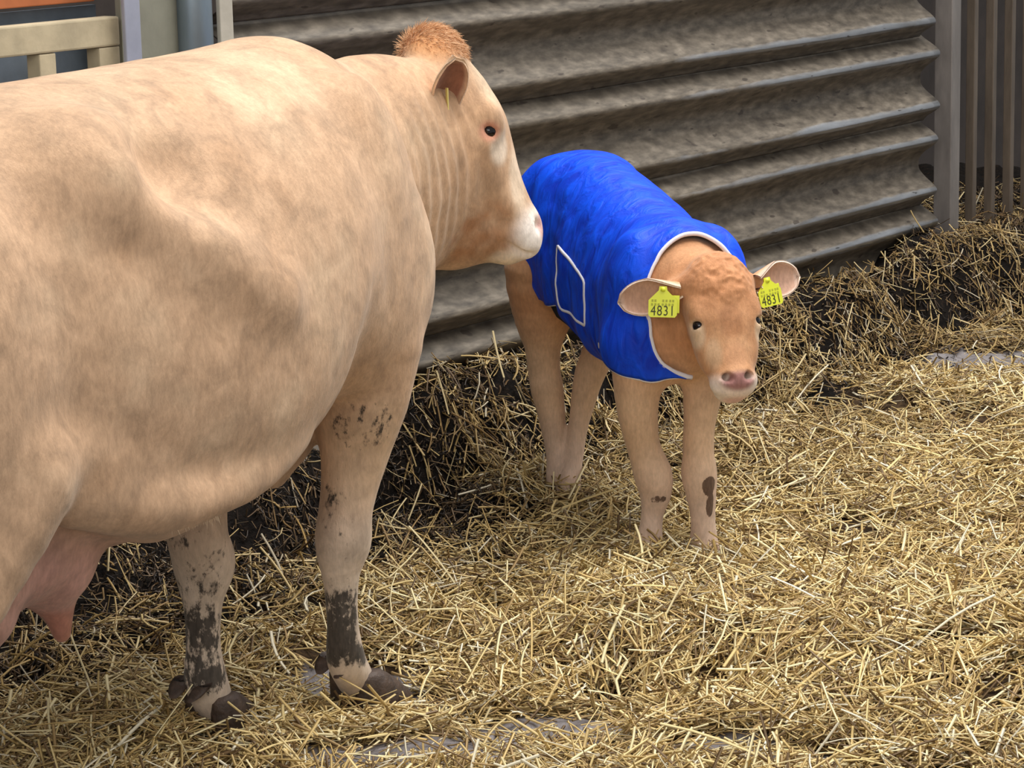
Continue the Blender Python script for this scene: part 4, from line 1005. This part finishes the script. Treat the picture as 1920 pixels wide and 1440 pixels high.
# side patch outlined in white on the right flank
def cs_for(pt):   # nearest jacket parameters to a calf-frame point
    q = JP.reshape(-1, 3); i = np.argmin(((q - np.array(pt)) ** 2).sum(1)); return Sg.ravel()[i], Th.ravel()[i]
corner = [cs_for(p) for p in ((-0.325, -0.185, 0.785), (-0.135, -0.19, 0.715), (-0.145, -0.185, 0.590), (-0.300, -0.185, 0.615))]
loop = []
for (s0, t0), (s1, t1) in zip(corner, corner[1:] + corner[:1]):
    for k in range(14): f_ = k / 14; loop.append((s0 * (1 - f_) + s1 * f_, t0 * (1 - f_) + t1 * f_))
loop = np.array(loop)
for _ in range(2): loop = 0.5 * loop + 0.25 * (np.roll(loop, 1, 0) + np.roll(loop, -1, 0))
n_ = 12; pg = []
for i in range(n_ + 1):
    for j in range(n_ + 1):
        a, b_ = i / n_, j / n_
        st = (np.array(corner[0]) * (1 - a) + np.array(corner[1]) * a) * (1 - b_) + (np.array(corner[3]) * (1 - a) + np.array(corner[2]) * a) * b_
        pg.append(surf(st[0], st[1], np.array(0.004 + 0.004 * math.sin(math.pi * a) * math.sin(math.pi * b_))))
pq = [[i * (n_ + 1) + j, i * (n_ + 1) + j + 1, (i + 1) * (n_ + 1) + j + 1, (i + 1) * (n_ + 1) + j] for i in range(n_) for j in range(n_)]
patch = mesh_obj('patch', np.array(pg), np.array(pq), MAT_JACKET, jacket, True)
mo = patch.modifiers.new('thickness', 'SOLIDIFY'); mo.thickness = 0.004
mb = MB(); mb.tube(surf(loop[:, 0], loop[:, 1], np.full(len(loop), 0.006)), 0.0052, 8, closed=True); mb.build('patch_piping', MAT_PIPING, jacket, True)
# leg strap and chest closure
mb = MB(); mb.tube(np.array([(-0.44, -0.155, 0.615), (-0.42, -0.14, 0.575), (-0.405, -0.10, 0.54), (-0.40, -0.05, 0.53)]), 0.012, 8); mb.build('strap', MAT_BLACK, jacket, True)

# lint caught on the jacket over the rump
rg = np.random.default_rng(44); mb = MB()
for k in range(14):
    s0, t0 = rg.uniform(0.04, 0.34), rg.uniform(-0.75, 0.15); c0 = surf(s0, t0, np.array(0.001)); r0_ = rg.uniform(0.002, 0.0045); e1_ = surf(s0 + 0.01, t0, np.array(0.001)) - c0; e2_ = surf(s0, t0 + 0.05, np.array(0.001)) - c0
    e1_ = e1_ / np.linalg.norm(e1_); e2_ = e2_ / np.linalg.norm(e2_)
    ring = [c0 + e1_ * r0_ * 1.8 * math.cos(a) + e2_ * r0_ * math.sin(a) for a in np.linspace(0, 6.28, 7)[:-1]]
    mb.add(ring + [c0 + np.cross(e1_, e2_) * 0.0015], [[i, (i + 1) % 6, 6] for i in range(6)])
o = mb.build('lint', MAT_PIPING, jacket, True); o['kind'] = 'stuff'
# ---- ear tags
MAT_TAG = simple_mat('tag_plastic', lin(228, 232, 60), 0.4, 0, 0.05, 30, 0.0)
MAT_INK = simple_mat('tag_ink', lin(66, 66, 20), 0.6, 0, 0.1, 30, 0.0)
def ear_tag(pos, right, up, size):
    """tag hanging from the ear; pos = centre of the plate"""
    right = np.array(right, float); up = np.array(up, float); right /= np.linalg.norm(right); up -= right * (up @ right); up /= np.linalg.norm(up); nr = np.cross(right, up)
    w, h = 0.5 * size, 0.5 * size * 0.95
    prof = [(-w, -h + .006), (-w + .005, -h), (w - .005, -h), (w, -h + .006), (w, h * 0.25), (w * 0.30, h * 0.98), (w * 0.26, h * 1.28), (-w * 0.26, h * 1.28), (-w * 0.30, h * 0.98), (-w, h * 0.25)]
    n = len(prof); v = [pos + right * a + up * b_ + nr * 0.0012 for a, b_ in prof] + [pos + right * a + up * b_ - nr * 0.0012 for a, b_ in prof]
    f = [list(range(n)), list(range(2 * n - 1, n - 1, -1))] + [[i, i + n, (i + 1) % n + n, (i + 1) % n] for i in range(n)]
    t = mesh_obj('ear_tag', v, f, MAT_TAG, calf, False); t['label'] = 'yellow ear tag reading 4831'
    # pin button
    mb = MB(); mb.tube([pos + up * h * 1.05 - nr * 0.010, pos + up * h * 1.05 + nr * 0.003], 0.0062, 12); mb.build('tag_button', MAT_TAG, t, True)
    # back half of the tag
    mb = MB(); mb.box(pos + right * size * 0.30 - up * size * 0.02 - nr * 0.012, (size * 0.55, size * 0.62, 0.002), Matrix((right, up, nr)).transposed(), 0.0008); mb.build('tag_back', MAT_TAG, t)
    # printed number
    cu = bpy.data.curves.new('tag_number', 'FONT'); cu.body = '4831'; cu.align_x = 'CENTER'; cu.size = 0.036; cu.space_character = 1.12; cu.extrude = 0.0004
    tmp = bpy.data.objects.new('tmp_number', cu); COL.objects.link(tmp); bpy.context.view_layer.update()
    me = bpy.data.meshes.new_from_object(tmp.evaluated_get(bpy.context.evaluated_depsgraph_get())); bpy.data.objects.remove(tmp)
    me.name = 'tag_number'; me.materials.clear(); me.materials.append(MAT_INK)
    o = bpy.data.objects.new('tag_number', me); COL.objects.link(o); o.parent = t
    Mx = Matrix((right, up, nr)).transposed().to_4x4(); k = size / 0.072
    Mx = Mx @ Matrix.Diagonal((0.78 * k, 1.0 * k, 1, 1)); Mx.translation = Vector(pos - up * (h * 0.86) + nr * 0.0014); o.matrix_local = Mx
    # two rows of small unreadable print
    mb = MB(); R3 = Matrix((right, up, nr)).transposed()
    for row, (yy, segs) in enumerate(((h * 0.22, (-.5, -.36, .02, .18, .36, .5)), (-h * 0.06, (-.52, -.36, -.2, .0, .16, .32, .48)))):
        for xx in segs: mb.box(pos + right * (xx * size * 0.72) + up * yy + nr * 0.0013, (size * 0.07, size * 0.085, 0.0006), R3)
    mb.build('tag_small_print', MAT_INKL, t)
MAT_INKL = simple_mat('tag_ink_faint', lin(176, 178, 52), 0.6, 0, 0.1, 30, 0.0)
wr_, wu_ = w2c(np.array([1.0, -0.10, -0.03])), w2c(np.array([0.03, 0.12, 1.0]))
ear_tag(kp(0.082, -0.150, -0.035), wr_, wu_, 0.070)
wr_, wu_ = w2c(np.array([0.80, 0.42, 0.10])), w2c(np.array([-0.22, 0.12, 1.0]))
ear_tag(kp(0.075, 0.128, -0.040), wr_, wu_, 0.066)
